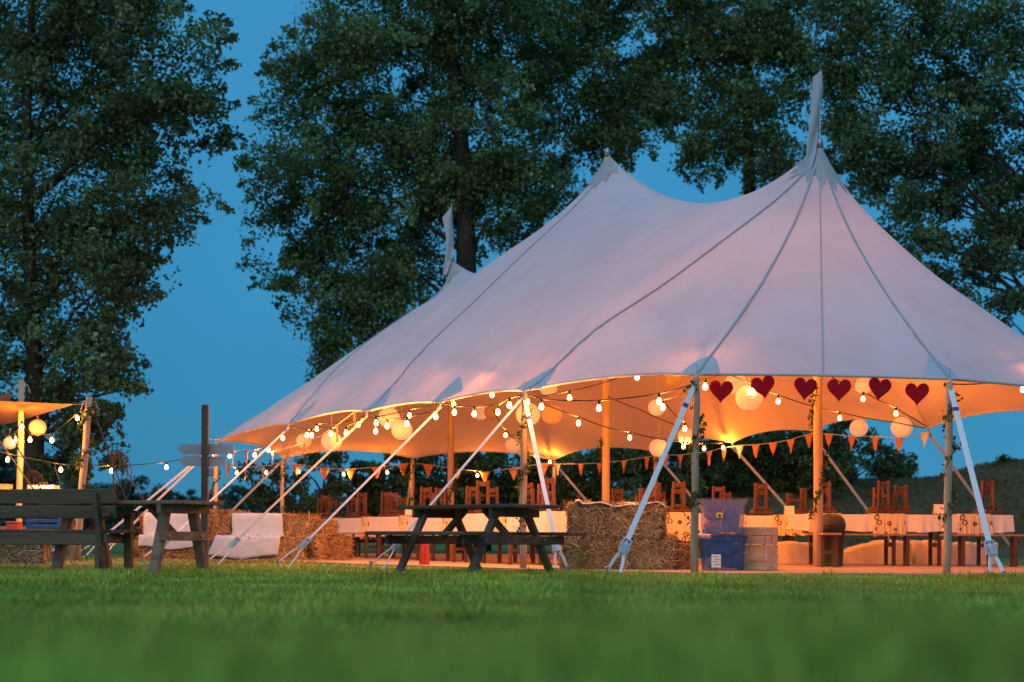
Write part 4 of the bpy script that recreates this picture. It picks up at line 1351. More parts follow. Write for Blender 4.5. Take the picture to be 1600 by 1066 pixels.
chairs += [(7, .05, -.12, 6), (7, .62, .05, 60), (7, -.55, .05, -10), (8, -.42, .06, 12), (8, .40, -.05, 20), (8, .72, .12, 8), (9, .40, .02, 4), (6, .10, .05, 15), (6, -.3, .1, 70), (10, -.7, 0, 10), (10, .1, .1, 50), (10, .75, 0, -10), (11, -.6, 0, 20), (11, .3, .1, 80)]
pl = []
for (i, a, b, tr) in chairs:
    x, y, rz, L = tabs[i][:4]
    cx, cy = place(x, y, rz, a, b)
    pl.append((cx / cy, cx, cy, rz + R(tr) - (ax_ang - math.pi if i < 6 or i > 9 else 0)))
pl.sort()
for k, (q, cx, cy, rz) in enumerate(pl):
    c = chair0 if k == 0 else copy_tree(chair0)
    c.location = (cx, cy, FZ + TH + .034); c.rotation_euler = (0, 0, rz); c.scale = (.92, .92, .94 + .08 * math.sin(k * 2.3))
    c['label'] = 'red-brown wooden chair upturned on a table, %s from the left' % (ordn[k] if k < 30 else ['thirty-first', 'thirty-second', 'thirty-third', 'thirty-fourth'][k - 30])

# folded cards on the tables
def card(label, px, py, Y):
    q = P(px, py, Y)
    z = FZ + TH + .02
    mb = MB()
    mb.box((q.x, Y - .035, z + .07), (.15, .004, .155), rot=Euler((R(-22), 0, 0)))
    mb.box((q.x, Y + .028, z + .07), (.15, .004, .155), rot=Euler((R(22), 0, 0)))
    solo('menu_card', mb, M['paper'], label, 'card', 'folded cards on the tables')
card('white folded card on the table left of the right front post', 1467, 805, 22.45)
card('white folded card on the table left of the near king pole', 1233, 805, 24.1)
card('white folded card on the left row above the picnic table', 640, 800, 26.0)
# low bales under pale sheets behind the right-hand tables
def sheeted(label, px0, px1, Y, h, slope):
    x0, x1 = XP(px0, Y), XP(px1, Y)
    L = x1 - x0
    mb = MB()
    ph = px0 * .37
    def fn(u, v):
        a = v * 2 * .5 + h * 2
        if v < .4: y, z = Y, h * v / .4
        elif v < .6: y, z = Y + .5 * (v - .4) / .2, h
        else: y, z = Y + .5, h * (1 - v) / .4
        e = min(1, u / max(.02, slope)) if slope > 0 else 1
        z *= .55 + .45 * e
        w = .02 * math.sin(u * 13 + ph) + .012 * math.sin(u * 29 + v * 8)
        return Vector((x0 + L * u, y - w * (1 - v), FZ + .002 + max(0, z + w * .5 * (1 if .3 < v < .7 else .2))))
    mb.grid(fn, 34, 24)
    # ends
    n0 = 35
    for i in (0, 34):
        ids = [j * n0 + i for j in range(25)]
        mb.f.append(tuple(ids if i == 0 else ids[::-1]))
    solo('covered_bale', mb, M['sheet'], label, 'straw bale', 'sheet-covered bale seats behind the tables', True)
sheeted('low bale seat under a cream sheet left of the near king pole', 1150, 1265, 23.2, .33, 0)
sheeted('low bale seat under a cream sheet right of the domed bin', 1322, 1425, 23.6, .36, .5)
sheeted('low bale seat under a cream sheet left of the right front post', 1430, 1478, 23.9, .36, 0)
sheeted('low bale seat under a cream sheet right of the right front post', 1486, 1560, 23.6, .34, 0)
# orange-red cloth bundle under the left row
mb = MB()
q = P(663, 870, 20.9)
mb.grid(lambda u, v: Vector((q.x + (.065 + .008 * math.sin(u * 31)) * math.cos(u * 6.283) * (1 - .25 * v ** 3), q.y + (.05 + .008 * math.sin(u * 31)) * math.sin(u * 6.283) * (1 - .25 * v ** 3), FZ + .33 * v)), 40, 8)
solo('cloth_bundle', mb, M['red_cloth'], 'orange-red cloth bundle on the floor behind the picnic table', 'cloth', None, True)

# ------------------------------------------------------------------ bin, plastic boxes, crate
q = P(1299, 890, 21.35)
t = thing('litter_bin', 'dark domed litter bin beside the near king pole', 'bin', (q.x, 21.35, FZ))
mb = MB(); mb.lathe((0, 0, 0), [(.0, 0), (.15, 0), (.155, .02), (.18, .51), (.192, .52), (.192, .55), (.18, .555)], 28); part('body', mb, M['bin'], t, True)
mb = MB(); mb.lathe((0, 0, .55), [(.195, 0), (.198, .02), (.190, .06), (.165, .12), (.11, .17), (.05, .188), (0, .19)], 28); part('lid', mb, M['bin_lid'], t, True)

def storage_box(label, x, y, z, w, d, h, m, rz=0, lab=False):
    t = thing('storage_box', label, 'storage box', (x, y, z), rz, 'stacked plastic storage boxes')
    mb = MB()
    th = .006
    tp = 1.10
    # open tapered shell with real wall thickness
    def ring(s, zz, ins):
        k = (1 + (tp - 1) * s)
        a, b = w / 2 / tp * k - ins, d / 2 / tp * k - ins
        c = .03
        return [(-a + c, -b, zz), (a - c, -b, zz), (a, -b + c, zz), (a, b - c, zz), (a - c, b, zz), (-a + c, b, zz), (-a, b - c, zz), (-a, -b + c, zz)]
    rr = [ring(0, .002, 0), ring(.9, h * .9, 0), ring(.92, h * .905, -.012), ring(1, h, -.012), ring(1, h, th), ring(0, th, th)]
    vs = [p for r in rr for p in r]; n = 8
    fs = [(k * n + i, k * n + (i + 1) % n, (k + 1) * n + (i + 1) % n, (k + 1) * n + i) for k in range(5) for i in range(n)]
    fs.append(tuple(range(n))[::-1]); fs.append(tuple(5 * n + i for i in range(n)))
    mb.add(vs, fs)
    part('tub', mb, M[m], t)
    mb = MB(); mb.box((0, 0, h + .011), (w + .04, d + .04, .018), bev=.006); part('lid', mb, M[m], t)
    for e in (-1, 1):
        mb = MB(); mb.box((e * (w / 2 + .028), 0, h - .02), (.022, .12, .06), bev=.006); part('clip_handle', mb, M[m], t)
    if lab:
        mb = MB(); mb.box((-.06, -d / 2 - .004 - .006, h * .56), (.075, .003, .06)); l = part('label', mb, M['yellow'], t)
        mb = MB(); mb.prism([(-.085, h * .56 - .018), (-.035, h * .56 - .018), (-.06, h * .56 + .02)], -d / 2 - .0135, -d / 2 - .012); part('printed_mark', mb, M['ink'], l)
    else:
        mb = MB(); mb.box((-.10, -d / 2 * .955 - .004, h * .28), (.11, .003, .155)); l = part('label', mb, M['paper'], t)
        for i in range(4):
            mb = MB(); mb.box((-.10 + (.012 if i % 2 else -.01), -d / 2 * .955 - .0065, h * .28 + .05 - .03 * i), (.06, .001, .006)); part('printed_line', mb, M['ink'], l)
    return t
Yx = 18.0
bx0 = XP(1133, Yx)
storage_box('lower plastic storage box with a blue tint and dark contents', bx0, Yx + .22, FZ, .50, .40, .40, 'blue_box')
storage_box('upper clear plastic storage box with a yellow label', bx0 - .005, Yx + .22, FZ + .425, .50, .40, .40, 'clear_box', 0, True)
def lump(label, c, d, m, seed):
    mb = MB()
    def fn(u, v):
        a = u * 2 * math.pi; b = v * math.pi
        r = 1 + .14 * math.sin(a * 3 + seed) * math.sin(b * 2 + seed) + .09 * math.sin(a * 5 + b * 4 + seed)
        sx = math.copysign(abs(math.sin(b) * math.cos(a)) ** .6, math.cos(a)); sy = math.copysign(abs(math.sin(b) * math.sin(a)) ** .6, math.sin(a)); sz = math.copysign(abs(math.cos(b)) ** .7, math.cos(b))
        return Vector((c[0] + d[0] / 2 * sx * r, c[1] + d[1] / 2 * sy * r, max(c[2] - d[2] * .5, c[2] - d[2] / 2 * sz * r)))
    mb.grid(fn, 26, 16)
    solo('folded_textile', mb, M[m], label, 'textile', 'textiles packed in the plastic boxes', True)
z1, z0 = FZ + .43, FZ + .01
lump('purple textile at the left of the upper plastic box', (bx0 - .11, Yx + .2, z1 + .25), (.21, .26, .17), 'purple', 1)
lump('pink textile low at the left of the upper plastic box', (bx0 - .12, Yx + .2, z1 + .11), (.19, .26, .10), 'pink', 2)
lump('dark blue textile at the bottom left of the upper plastic box', (bx0 - .12, Yx + .2, z1 + .035), (.20, .26, .07), 'navy', 5)
lump('navy textile filling the right of the upper plastic box', (bx0 + .09, Yx + .2, z1 + .16), (.19, .26, .28), 'navy', 3)
lump('dark teal textile filling the top of the lower plastic box', (bx0 - .02, Yx + .2, z0 + .24), (.36, .27, .18), 'teal', 4)
lump('pale card-coloured textile at the bottom left of the lower plastic box', (bx0 - .10, Yx + .2, z0 + .085), (.15, .26, .14), 'paper', 6)
lump('purple textile at the bottom right of the lower plastic box', (bx0 + .09, Yx + .2, z0 + .085), (.17, .26, .14), 'purple', 8)

q = P(1192, 892, 18.05)
t = thing('wooden_crate', 'weathered wooden slatted crate beside the plastic boxes', 'crate', (q.x - .02, 18.35, FZ), R(-28))
cw, cd, ch = .34, .42, .52
for i in range(5):
    zz = .052 + i * .103
    for s in (-1, 1):
        mb = MB(); mb.box((0, s * cd / 2, zz), (cw, .014, .096), bev=.003); part('slat', mb, M['crate'], t)
    for s in (-1, 1):
        if i == 3 and True:
            for e in (-1, 1):
                mb = MB(); mb.box((s * cw / 2 + s * .009, e * (cd / 4 + .025), zz), (.016, cd / 2 - .065, .096), bev=.003); part('slat', mb, M['crate_end'], t)
        else:
            mb = MB(); mb.box((s * cw / 2 + s * .009, 0, zz), (.016, cd + .01, .096), bev=.003); part('slat', mb, M['crate_end'], t)
mb = MB(); mb.box((0, 0, .012), (cw - .02, cd - .02, .014)); part('floor_board', mb, M['crate'], t)
for sx in (-1, 1):
    for sy in (-1, 1):
        mb = MB(); mb.box((sx * (cw / 2 - .02), sy * (cd / 2 - .022), .26), (.026, .026, .50)); part('corner_post', mb, M['crate'], t)

# ------------------------------------------------------------------ the small tent at the left edge
Yt = 23.5
t = thing('stretch_tent', 'small stretch canopy lit from below at the left edge', 'tent', (XP(-60, Yt), Yt + 1.5, 0))
tipc = P(116, 632, Yt)
def st(u, v):
    # saddle sheet: tip at right, low near edge sagging to (5, 662), rising to a peak on the left
    a = P(-460, 560, Yt - 1.2); b = P(-10, 626, Yt - .7); c = tipc; d = P(8, 664, Yt + 1.2); e = P(-460, 640, Yt + 3.0)
    near = a.lerp(b, min(1, u / .7)) if u < .7 else b.lerp(c, (u - .7) / .3)
    far_ = e.lerp(d, min(1, u / .7)) if u < .7 else d.lerp(c, (u - .7) / .3)
    p = near.lerp(far_, v)
    p.z += .10 * math.sin(math.pi * v) * (1 - u)
    return p
mb = MB(); mb.grid(st, 36, 18)
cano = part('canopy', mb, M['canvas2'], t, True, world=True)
mb = MB(); mb.grid(lambda u, v: P(-4 + 20 * u, 621 - 10 * u + 16 * v, Yt - .2 + .5 * v), 4, 4)
part('canopy_flap', mb, M['canvas2'], t, True, world=True)
for (a, b, r) in (((29, 842, Yt + .3), (34, 594, Yt + .3), .050), ((122, 842, Yt - .1), (140, 620, Yt - .1), .055)):
    p0, p1 = P(*a), P(*b); p0 = p0 + (p0 - p1) * (p0.z / (p1.z - p0.z)) * 1.0
    mb = MB(); mb.tube([p0.lerp(p1, i / 6) + Vector((.008 * math.sin(i * 2), 0, 0)) for i in range(7)], [r - .006 * i / 6 for i in range(7)], 10)
    po = part('pole', mb, M['pole'] if r < .053 else M['pole_grey'], t, True, world=True)
    mb = MB(); e = p1 + Vector((0, 0, -.10))
    for s in (-1, 1):
        mb.tube([e, e + Vector((s * .09, 0, .03)), e + Vector((s * .11, 0, -.03)), e + Vector((s * .13, 0, -.10))], .006, 4)
    part('rope_tie', mb, M['cord'], po, False, world=True)
for (a, b) in (((112, 632, Yt), (136, 630, Yt)), ((8, 664, Yt - .9), (78, 790, Yt - 2.0)), ((146, 640, Yt), (200, 640 + 150, Yt - .6)), ((180, 706, 27), (235, 800, 26)), ((0, 690, Yt), (70, 790, Yt)), ((85, 728, Yt), (110, 800, Yt))):
    p0, p1 = P(*a), P(*b)
    if p1.z < .8 and p1.z > .2: p1 = p1 + (p1 - p0) * ((p1.z) / (p0.z - p1.z))
    mb = MB(); mb.tube([p0, p1], .011, 5); part('guy_rope', mb, M['rope'], t, False, world=True)
# hanging loops of black cable
for (x0, y0, lb) in ((182, 706, 'loops of black cable hanging right of the leaning pole'), (47, 735, 'loops of black cable hanging under the small left canopy')):
    mb = MB()
    a = P(x0, y0, 24)
    for j in range(4):
        r = .10 + .05 * j
        mb.tube([a + Vector((r * .6 * math.sin(k / 10 * 2 * math.pi) + .03 * j, 0, -r * 1.6 + r * 1.6 * math.cos(k / 10 * 2 * math.pi))) for k in range(11)], .008, 4)
    solo('cable_coil', mb, M['cable'], lb, 'cable')
# counter with chafing dish
q = P(40, 772, 24.2)
t = thing('serving_counter', 'rough timber serving counter behind the backed bench', 'counter', (q.x, 24.2, 0))
ctz = q.z
for i in range(4):
    mb = MB(); mb.box((-.1, -.27 + .18 * i, ctz - .02), (1.7, .17, .035), bev=.004); part('top_plank', mb, M['counter'], t)
for e in (-1, 1):
    for s in (-1, 1):
        mb = MB(); mb.box((-.1 + e * .76, s * .28, (ctz - .04) / 2), (.07, .07, ctz - .04), bev=.004); part('leg', mb, M['counter'], t)
mb = MB(); mb.box((-.1, -.30, .5), (1.5, .02, .09)); part('rail', mb, M['counter'], t)
q2 = P(68, 770, 24.1)
t = thing('chafing_dish', 'steel chafing dish on the counter at the left', 'chafing dish', (q2.x, 24.1, ctz))
mb = MB(); mb.box((0, 0, .035), (.40, .30, .06), taper=(1.06, 1.06), bev=.008); part('pan', mb, M['steel'], t)
mb = MB(); mb.box((0, 0, .105), (.44, .33, .075), taper=(.96, .9), bev=.012); o = part('lid', mb, M['steel'], t)
mb = MB(); mb.tube([(-.07, 0, .142), (-.06, 0, .172), (.06, 0, .172), (.07, 0, .142)], .008, 6); part('handle', mb, M['bolt'], o)
for e in (-1, 1):
    mb = MB(); mb.box((e * .19, -.13, .008), (.02, .02, .03)); part('foot', mb, M['bolt'], t)
def carton(label, px, py0, py1, w, Y, m, name='box'):
    q = P(px, py1, Y); h = P(px, py0, Y).z - q.z
    t = thing(name, label, 'box', (q.x, Y, q.z))
    mb = MB(); mb.box((0, 0, h * .44), (w, .2, h * .88), bev=.006); part('carton', mb, M[m], t)
    mb = MB(); mb.box((0, 0, h * .94), (w * 1.06, .212, h * .12), bev=.005); part('lid', mb, M[m], t)
carton('cream box at the left end of the serving counter', 2, 757, 771.5, .12, 24.15, 'cream_box')
carton('yellow-lit cream box on the serving counter', 12, 757, 771.5, .10, 24.0, 'cream_box')
carton('red box low beneath the serving counter', 22, 815, 838, .18, 23.4, 'red_plastic')
def blue_crate(label, px, Y, z, w=.50, h=.24):
    t = thing('plastic_crate', label, 'crate', (XP(px, Y), Y, z), 0, 'blue plastic crates behind the backed bench')
    for s in (-1, 1):
        for i in range(3):
            mb = MB(); mb.box((0, s * .17, .04 + i * .08), (w, .014, .052), bev=.003); part('side_slat', mb, M['blue_plastic'], t)
            mb = MB(); mb.box((s * (w / 2 - .007), 0, .04 + i * .08), (.014, .326, .052), bev=.003); part('end_slat', mb, M['blue_plastic'], t)
        for e in (-1, 1):
            mb = MB(); mb.box((s * (w / 2 - .03), e * .155, h / 2), (.04, .016, h), bev=.003); part('corner', mb, M['blue_plastic'], t)
    mb = MB(); mb.box((0, 0, .008), (w - .03, .32, .012)); part('base', mb, M['blue_plastic'], t)
    mb = MB(); mb.box((w / 2 - .08, -.18, .19), (.065, .004, .035)); part('label', mb, M['paper'], t)
for j in range(3):
    blue_crate(('bottom', 'middle', 'top')[j] + ' blue plastic crate of the stack seen under the backed bench', 72, 22.6, .005 + j * .245)

# ------------------------------------------------------------------ ivy on posts
def vine(label, base, top, f0, f1, n, r, leaf=.055, side=1):
    base, top = Vector(base), Vector(top)
    t = thing('ivy_garland', label, 'ivy', base, 0, 'leafy garlands twisted round the posts')
    pts = []
    tw = random.uniform(2.5, 4); ph = random.uniform(0, 6)
    for i in range(40):
        f = f0 + (f1 - f0) * i / 39
        a = f * tw * 2 * math.pi + ph
        pts.append(base.lerp(top, f) + Vector((math.cos(a) * (r + .008), math.sin(a) * (r + .008), 0)))
    mb = MB(); mb.tube(pts, .005, 4); part('stem', mb, M['ivy_stem'], t, False, world=True)
    k = rng.uniform(0, 38.99, n); i0 = k.astype(int); fr = (k - i0)[:, None]
    # leaves come in bunches
    k = np.clip(np.round(k / 3.2) * 3.2 + rng.normal(0, .9, n), 0, 38.9); i0 = k.astype(int); fr = (k - i0)[:, None]
    pa = np.array([tuple(p) for p in pts])
    pos = pa[i0] * (1 - fr) + pa[i0 + 1] * fr
    off = rng.normal(size=(n, 3)) * np.array([.028, .028, .03])
    rad = pos - (np.array(base)[None] + (np.array(top) - np.array(base))[None] * ((pos[:, 2] - base.z) / (top.z - base.z))[:, None])
    rad /= np.linalg.norm(rad, axis=1)[:, None] + 1e-6
    pos += off + rad * .018
    me = leaves_mesh('leaves', pos - np.array(base), leaf, M['ivy'], up=.1)
    o = bpy.data.objects.new('leaves', me); C.objects.link(o); o.parent = t
names = dict(A='right front post', B='post beside the straw stack', C='post behind the picnic table', G='far left corner post', H='back post beyond the bale seats', I='back post behind the left row of tables', J='pale back post behind the picnic table', K2='back post beyond the straw stack')
for k, n in (('A', 170), ('B', 180), ('C', 200), ('G', 150), ('H', 120), ('I', 140), ('J', 90), ('K2', 110)):
    q = EA[k]
    vine('small-leaved ivy wound round the ' + names[k], (q.x, q.y, .03), (q.x, q.y, q.z - .05), .22, .99, n, .042)
for kp, nm, f0, f1, n in ((K1, 'near right king pole', .12, .42, 150), (KG2, 'middle king pole', .12, .30, 150), (K3, 'far king pole', .12, .34, 150)):
    vine('small dark leaves wound round the ' + nm, (kp.x, kp.y, .03), (kp.x, kp.y, kp.z), f0, f1, n, .062, .06)
p0, p1 = P(122, 842, Yt - .1), P(140, 620, Yt - .1)
vine('green vine on the leaning pole by the small left tent', p0, p1, .25, .97, 190, .055, .075)

# ------------------------------------------------------------------ festoon lights
FILAMENT = bpy.data.lights.new('filament_light', 'POINT')
FILAMENT.energy = BULB_POWER; FILAMENT.color = (1.0, .30, .042); FILAMENT.shadow_soft_size = .016
def bulb_parts(t, p, drop=.055, r=.031):
    mb = MB(); mb.lathe((p.x, p.y, p.z - drop), [(.0, .062), (.017, .060), (.017, .012), (.013, .004)], 8)
    s = part('socket', mb, M['cable'], t, True, world=True)
    mb = MB(); mb.lathe((p.x, p.y, p.z - drop), [(.012, .006), (.022, -.008), (r * .9, -.026), (r, -.040), (r * .9, -.056), (r * .55, -.070), (0, -.076)], 10)
    g = part('bulb', mb, M['bulb'], s, True, world=True)
    fo = bpy.data.objects.new('filament_light', FILAMENT); C.objects.link(fo)
    fo.parent = g; fo.location = Vector((p.x, p.y, p.z - drop - .032)) - chain_loc(g)
def festoon(label, pts, bulbs, wire=.008, seg=10):
    """pts: (px,py,Y) along the cable; bulbs: (px,py,Y) hanging points read off the photograph"""
    W_ = [P(*p) for p in pts]
    t = thing('festoon_light', label, 'string lights', W_[0], 0, 'strings of warm bulbs in the tents')
    path = []
    for i in range(len(W_) - 1):
        a, b = W_[i], W_[i + 1]
        for j in range(seg):
            f = j / seg
            path.append(a.lerp(b, f) + Vector((0, 0, -.03 * (b - a).length * 4 * f * (1 - f) * .35)))
    path.append(W_[-1])
    mb = MB(); mb.tube(path, wire, 5); part('cable', mb, M['cable'], t, True, world=True)
    for (px, py, Y) in bulbs:
        p = P(px, py, Y)
        # hang under the nearest point of the cable
        q = min(path, key=lambda c: (c - p).length)
        bulb_parts(t, Vector((q.x, q.y, q.z)) if (q - p).length < .28 else p)
yA, yB, yC, yD, yE, yF, yG = [EA[k].y for k in 'ABCDEFG']
festoon('bulb string sagging between the straw-stack post and the picnic-table post', [(824, 617, yC), (846, 624, 18.5), (936, 626, 18), (1030, 615, 17.4), (1084, 600, yB)],
        [(846, 630, 18.5), (936, 630, 18), (1026, 619, 17.4), (828, 616, yC)])
festoon('bulb string rising from the picnic-table post to the near peak', [(824, 622, yC), (890, 611, 19.4), (950, 596, 20.0), (1040, 560, 20.4), (1150, 500, 20.6), (1276, 430, 20.8)],
        [(890, 614, 19.4), (1000, 578, 20.2), (1100, 530, 20.5), (1160, 496, 20.6), (1215, 466, 20.65), (1268, 436, 20.78)])
festoon('bulb string falling across the tent to the back right post', [(826, 618, yC), (904, 651, 21), (984, 675, 24), (1068, 690, 26.5), (1130, 692, EA['K'].y)],
        [(904, 653, 21), (984, 679, 24), (1068, 694, 26.5), (1101, 690, 27.5), (1129, 693, 28.6)])
festoon('short bulb string from the straw-stack post up under the roof', [(1090, 600, yB), (1102, 592, 17.6), (1125, 585, 18.6), (1200, 520, 20), (1276, 480, 20.7)], [(1102, 592, 17.6), (1200, 524, 20)])
festoon('bulb string behind the hearts running to the back right corner', [(1110, 570, 19.5), (1175, 600, 20.4), (1216, 617, 21.2), (1312, 644, 23.2), (1400, 660, 24.4), (1447, 669, EA['M'].y)],
        [(1175, 603, 20.4), (1216, 620, 21.2), (1312, 646, 23.2)])
festoon('bulb string above the large right lantern', [(1300, 590, 20.9), (1360, 618, 22), (1400, 637, 23.0), (1430, 655, 24.0), (1449, 667, EA['M'].y)], [(1400, 639, 23.0), (1352, 616, 21.8)])
festoon('bulb string along the right side beyond the right front post', [(1488, 600, yA), (1560, 596, 18.4), (1598, 597, 18.8), (1661, 600, 18.9)], [(1598, 598, 18.8)])
festoon('bulb string crossing from the straw-stack post to the middle lanterns', [(1085, 604, yB), (1036, 625, 19), (1070, 660, 22), (1068, 668, 24), (1000, 640, 26), (950, 620, 25.2)],
        [(1036, 626, 19), (1070, 663, 22)])
festoon('bulb string sagging between the picnic-table post and the next post left', [(814, 618, yC), (796, 622, 19), (778, 633, 19.4), (741, 636, 19.9), (710, 634, 20.2), (692, 630, yD)],
        [(796, 622, 19), (779, 635, 19.4), (741, 639, 19.9), (709, 634, 20.2)])
festoon('bulb string under the eave above the picnic table', [(816, 606, yC + .5), (769, 606, 20.3), (709, 622, 21.5), (640, 640, 23), (560, 655, 24.5), (495, 662, 26)],
        [(769, 607, 20.3), (709, 623, 21.5), (635, 640, 23), (560, 656, 24.5), (495, 663, 26)])
festoon('bulb string dropping to the small low lantern in the middle', [(770, 640, 24), (790, 672, 26), (803, 685, 27.4), (830, 700, 31), (862, 716, 35)], [(790, 674, 26), (836, 704, 32), (858, 718, 34.6)])
festoon('bulb string along the left eave from second to third left post', [(688, 632, yD), (681, 641, 20.6), (636, 652, 21.0), (605, 656, 21.3), (588, 651, 21.5), (576, 645, yE)],
        [(681, 642, 20.6), (636, 653, 21), (605, 657, 21.3), (588, 651, 21.5)])
festoon('bulb string along the left eave past the pair of lanterns', [(573, 647, yE), (541, 667, 22.4), (517, 668, 22.8), (487, 671, 23.2), (453, 666, yF)],
        [(587, 664, 21.6), (540, 669, 22.4), (517, 667, 22.8), (490, 672, 23.2), (476, 672, 23.4)])
festoon('bulb string round the far left corner of the tent', [(450, 668, yF), (442, 676, 25), (420, 695, 26.2), (398, 703, 27.2), (359, 705, 28.2), (340, 695, yG)],
        [(442, 677, 25), (420, 696, 26.2), (398, 703, 27.2), (359, 706, 28.2)])
yH, yI, yJ = EA['H'].y, EA['I'].y, EA['J'].y
festoon('bulb string with wide gaps along the back of the tent', [(340, 715, 29.5), (370, 732, 31), (416, 732, 33.5), (467, 731, yH), (537, 735, yH), (605, 732, yI), (680, 735, yI), (746, 737, yI + .3), (866, 728, yJ)],
        [(370, 733, 31), (416, 733, 33.5), (467, 731, yH), (537, 736, yH), (605, 732, yI), (746, 738, yI + .3)])
festoon('bulb string stretched from the small left tent to the corner post', [(0, 705, 23), (12, 709, 23), (95, 725, 23.6), (140, 728, 24), (174, 727, 24.5), (260, 722, 26), (335, 703, yG)],
        [(12, 710, 23), (95, 727, 23.6), (174, 727, 24.5), (260, 722, 26), (333, 704, yG)])
festoon('bulb string looping under the small left canopy', [(-60, 660, 23.2), (21, 682, 22.9), (34, 658, 23.5), (47, 678, 23.3), (81, 679, 23.2), (110, 655, 23.4), (122, 643, 23.4), (137, 640, 23.4)],
        [(21, 684, 22.9), (29, 678, 23.0), (34, 659, 23.5), (47, 680, 23.3), (81, 680, 23.2), (122, 645, 23.4)])

# ------------------------------------------------------------------ paper lanterns
def lantern(label, px, py, rpx, R_, hang, m='lantern', roof=True):
    Y = R_ * F_PX / rpx
    p = P(px, py, Y)
    # keep it under the cloth
    for _ in range(40):
        zr = roof_z(p.x, p.y, 99 if not roof else 2.2)
        if not roof or zr > p.z + R_ * 1.1: break
        Y *= .985 if Y > 22 else 1.012
        p = P(px, py, Y); 
    R_ = rpx * Y / F_PX
    t = thing('paper_lantern', label, 'lantern', (p.x, p.y, p.z - R_), 0, 'round paper lanterns')
    n = 30
    prof = []
    for i in range(n + 1):
        a = -math.pi / 2 + math.pi * i / n
        rr = R_ * math.cos(a) * (1 - (.018 if i % 2 else 0))
        if i == n: rr = R_ * .16; 
        if i == 0: rr = R_ * .12
        prof.append((max(rr, R_ * .12), R_ * math.sin(a) * .95 + R_))
    mb = MB(); mb.v = []; mb.lathe((0, 0, 0), prof[:], 26)
    mb.f = [f for f in mb.f if len(f) == 4]
    part('shade', mb, M[m], t, False)
    mb = MB()
    for z in (prof[0][1], prof[-1][1]):
        mb.tube([(R_ * .15 * math.cos(k / 12 * 2 * math.pi), R_ * .15 * math.sin(k / 12 * 2 * math.pi), z) for k in range(13)], .004, 5)
    mb.tube([(-R_ * .14, 0, 2 * R_ * .975), (-R_ * .05, 0, 2 * R_ + .04), (R_ * .05, 0, 2 * R_ + .04), (R_ * .14, 0, 2 * R_ * .975)], .003, 4)
    part('wire_frame', mb, M['metal'], t)
    zt = roof_z(p.x, p.y, p.z + R_ + .3) - .01 if roof else p.z + R_ + hang
    if zt > p.z + R_ + .04:
        mb = MB(); mb.tube([(0, 0, 2 * R_ + .04), (0, 0, zt - (p.z - R_))], .0025, 4); part('hanging_thread', mb, M['cord'], t)
LN = [('large round lantern highest above the row of hearts', 1150, 600, 18, .18, 1), ('large round lantern behind the first two hearts', 1170, 622, 21, .18, 1),
      ('lantern half hidden by the roof edge behind the fourth heart', 1350, 602, 14, .15, 1), ('round lantern in the gap below the fourth heart', 1342, 669, 14.5, .16, 1),
      ('large low lantern left of the right front post', 1409, 668, 17, .18, 1), ('bright lantern just left of the straw-stack post', 1072, 682, 13.5, .15, 1),
      ('lantern crossed by the straw-stack guy strap', 1029, 700, 15, .17, 1), ('bright small lantern above the straw stack', 1026, 637, 13.5, .14, 1),
      ('lantern cut by the roof edge left of the straw-stack post', 1052, 592, 14, .15, 0), ('large lantern right behind the picnic-table post', 825, 648, 19, .18, 1),
      ('dim orange lantern right of the picnic-table post', 862, 648, 16.5, .17, 0), ('lantern cut by the roof edge right of the picnic-table post', 857, 606, 14, .16, 1),
      ('small low lantern left of the picnic-table post', 801, 696, 12, .15, 1), ('left one of the touching lantern pair in the middle', 751, 645, 12, .16, 1),
      ('right one of the touching lantern pair in the middle', 769, 644, 12.5, .16, 0), ('upper lantern of the overlapping left pair', 608, 653, 17, .17, 1),
      ('lower lantern of the overlapping left pair', 628, 672, 16.5, .165, 1), ('lantern cut by the roof edge above the left pair', 606, 630, 13, .15, 1),
      ('small lantern at the far left end of the tent', 475, 689, 12, .14, 1), ('large lantern near the far left end of the tent', 518, 690, 16, .165, 1)]
for (lb, px, py, r, R_, lit) in LN:
    lantern(lb, px, py, r, R_, .2, 'lantern' if lit else 'lantern_dim')
lantern('round lantern hanging under the small left canopy tip', 58.8, 668, 13.5, .135, .05, 'lantern_dim', roof=False)
lantern('lantern at the left edge under the small canopy', 15.8, 692, 10.5, .105, .12, 'lantern', roof=False)

# ------------------------------------------------------------------ bunting
def bunting(label, flags, mats, w, h, ends, group='strings of triangular bunting'):
    """flags: (px, py of the flag's middle, Y)"""
    pts = [P(*ends[0])] + [P(px, py - 8, Y) for (px, py, Y) in flags] + [P(*ends[1])]
    t = thing('bunting', label, 'bunting', pts[0], 0, group)
    mb = MB(); mb.tube(pts, .006, 5); part('string', mb, M['cord'], t, False, world=True)
    for i, (px, py, Y) in enumerate(flags):
        p = pts[i + 1]
        d = (pts[i + 2] - pts[i]).normalized()
        dn = Vector((random.uniform(-.02, .02), random.uniform(-.05, .05), -1)).normalized()
        nn = d.cross(dn)
        mb = MB()
        N = 6
        def fn(u, v):
            ww = w * (1 - v * .97)
            return p + d * (u - .5) * ww + dn * h * v + nn * (.018 * math.sin(v * 4 + i * 2 + u * 3) * v)
        mb.grid(fn, 4, N)
        o = part('flag', mb, M[mats[i % len(mats)] if not isinstance(mats, dict) else mats.get(i, 'flag_o')], t, True, world=True)
        o.modifiers.new('s', 'SOLIDIFY').thickness = .003
yK, yK2, yL_, yM = EA['K'].y, EA['K2'].y, EA['L'].y, EA['M'].y
def ymix(a, b, f): return a + (b - a) * f
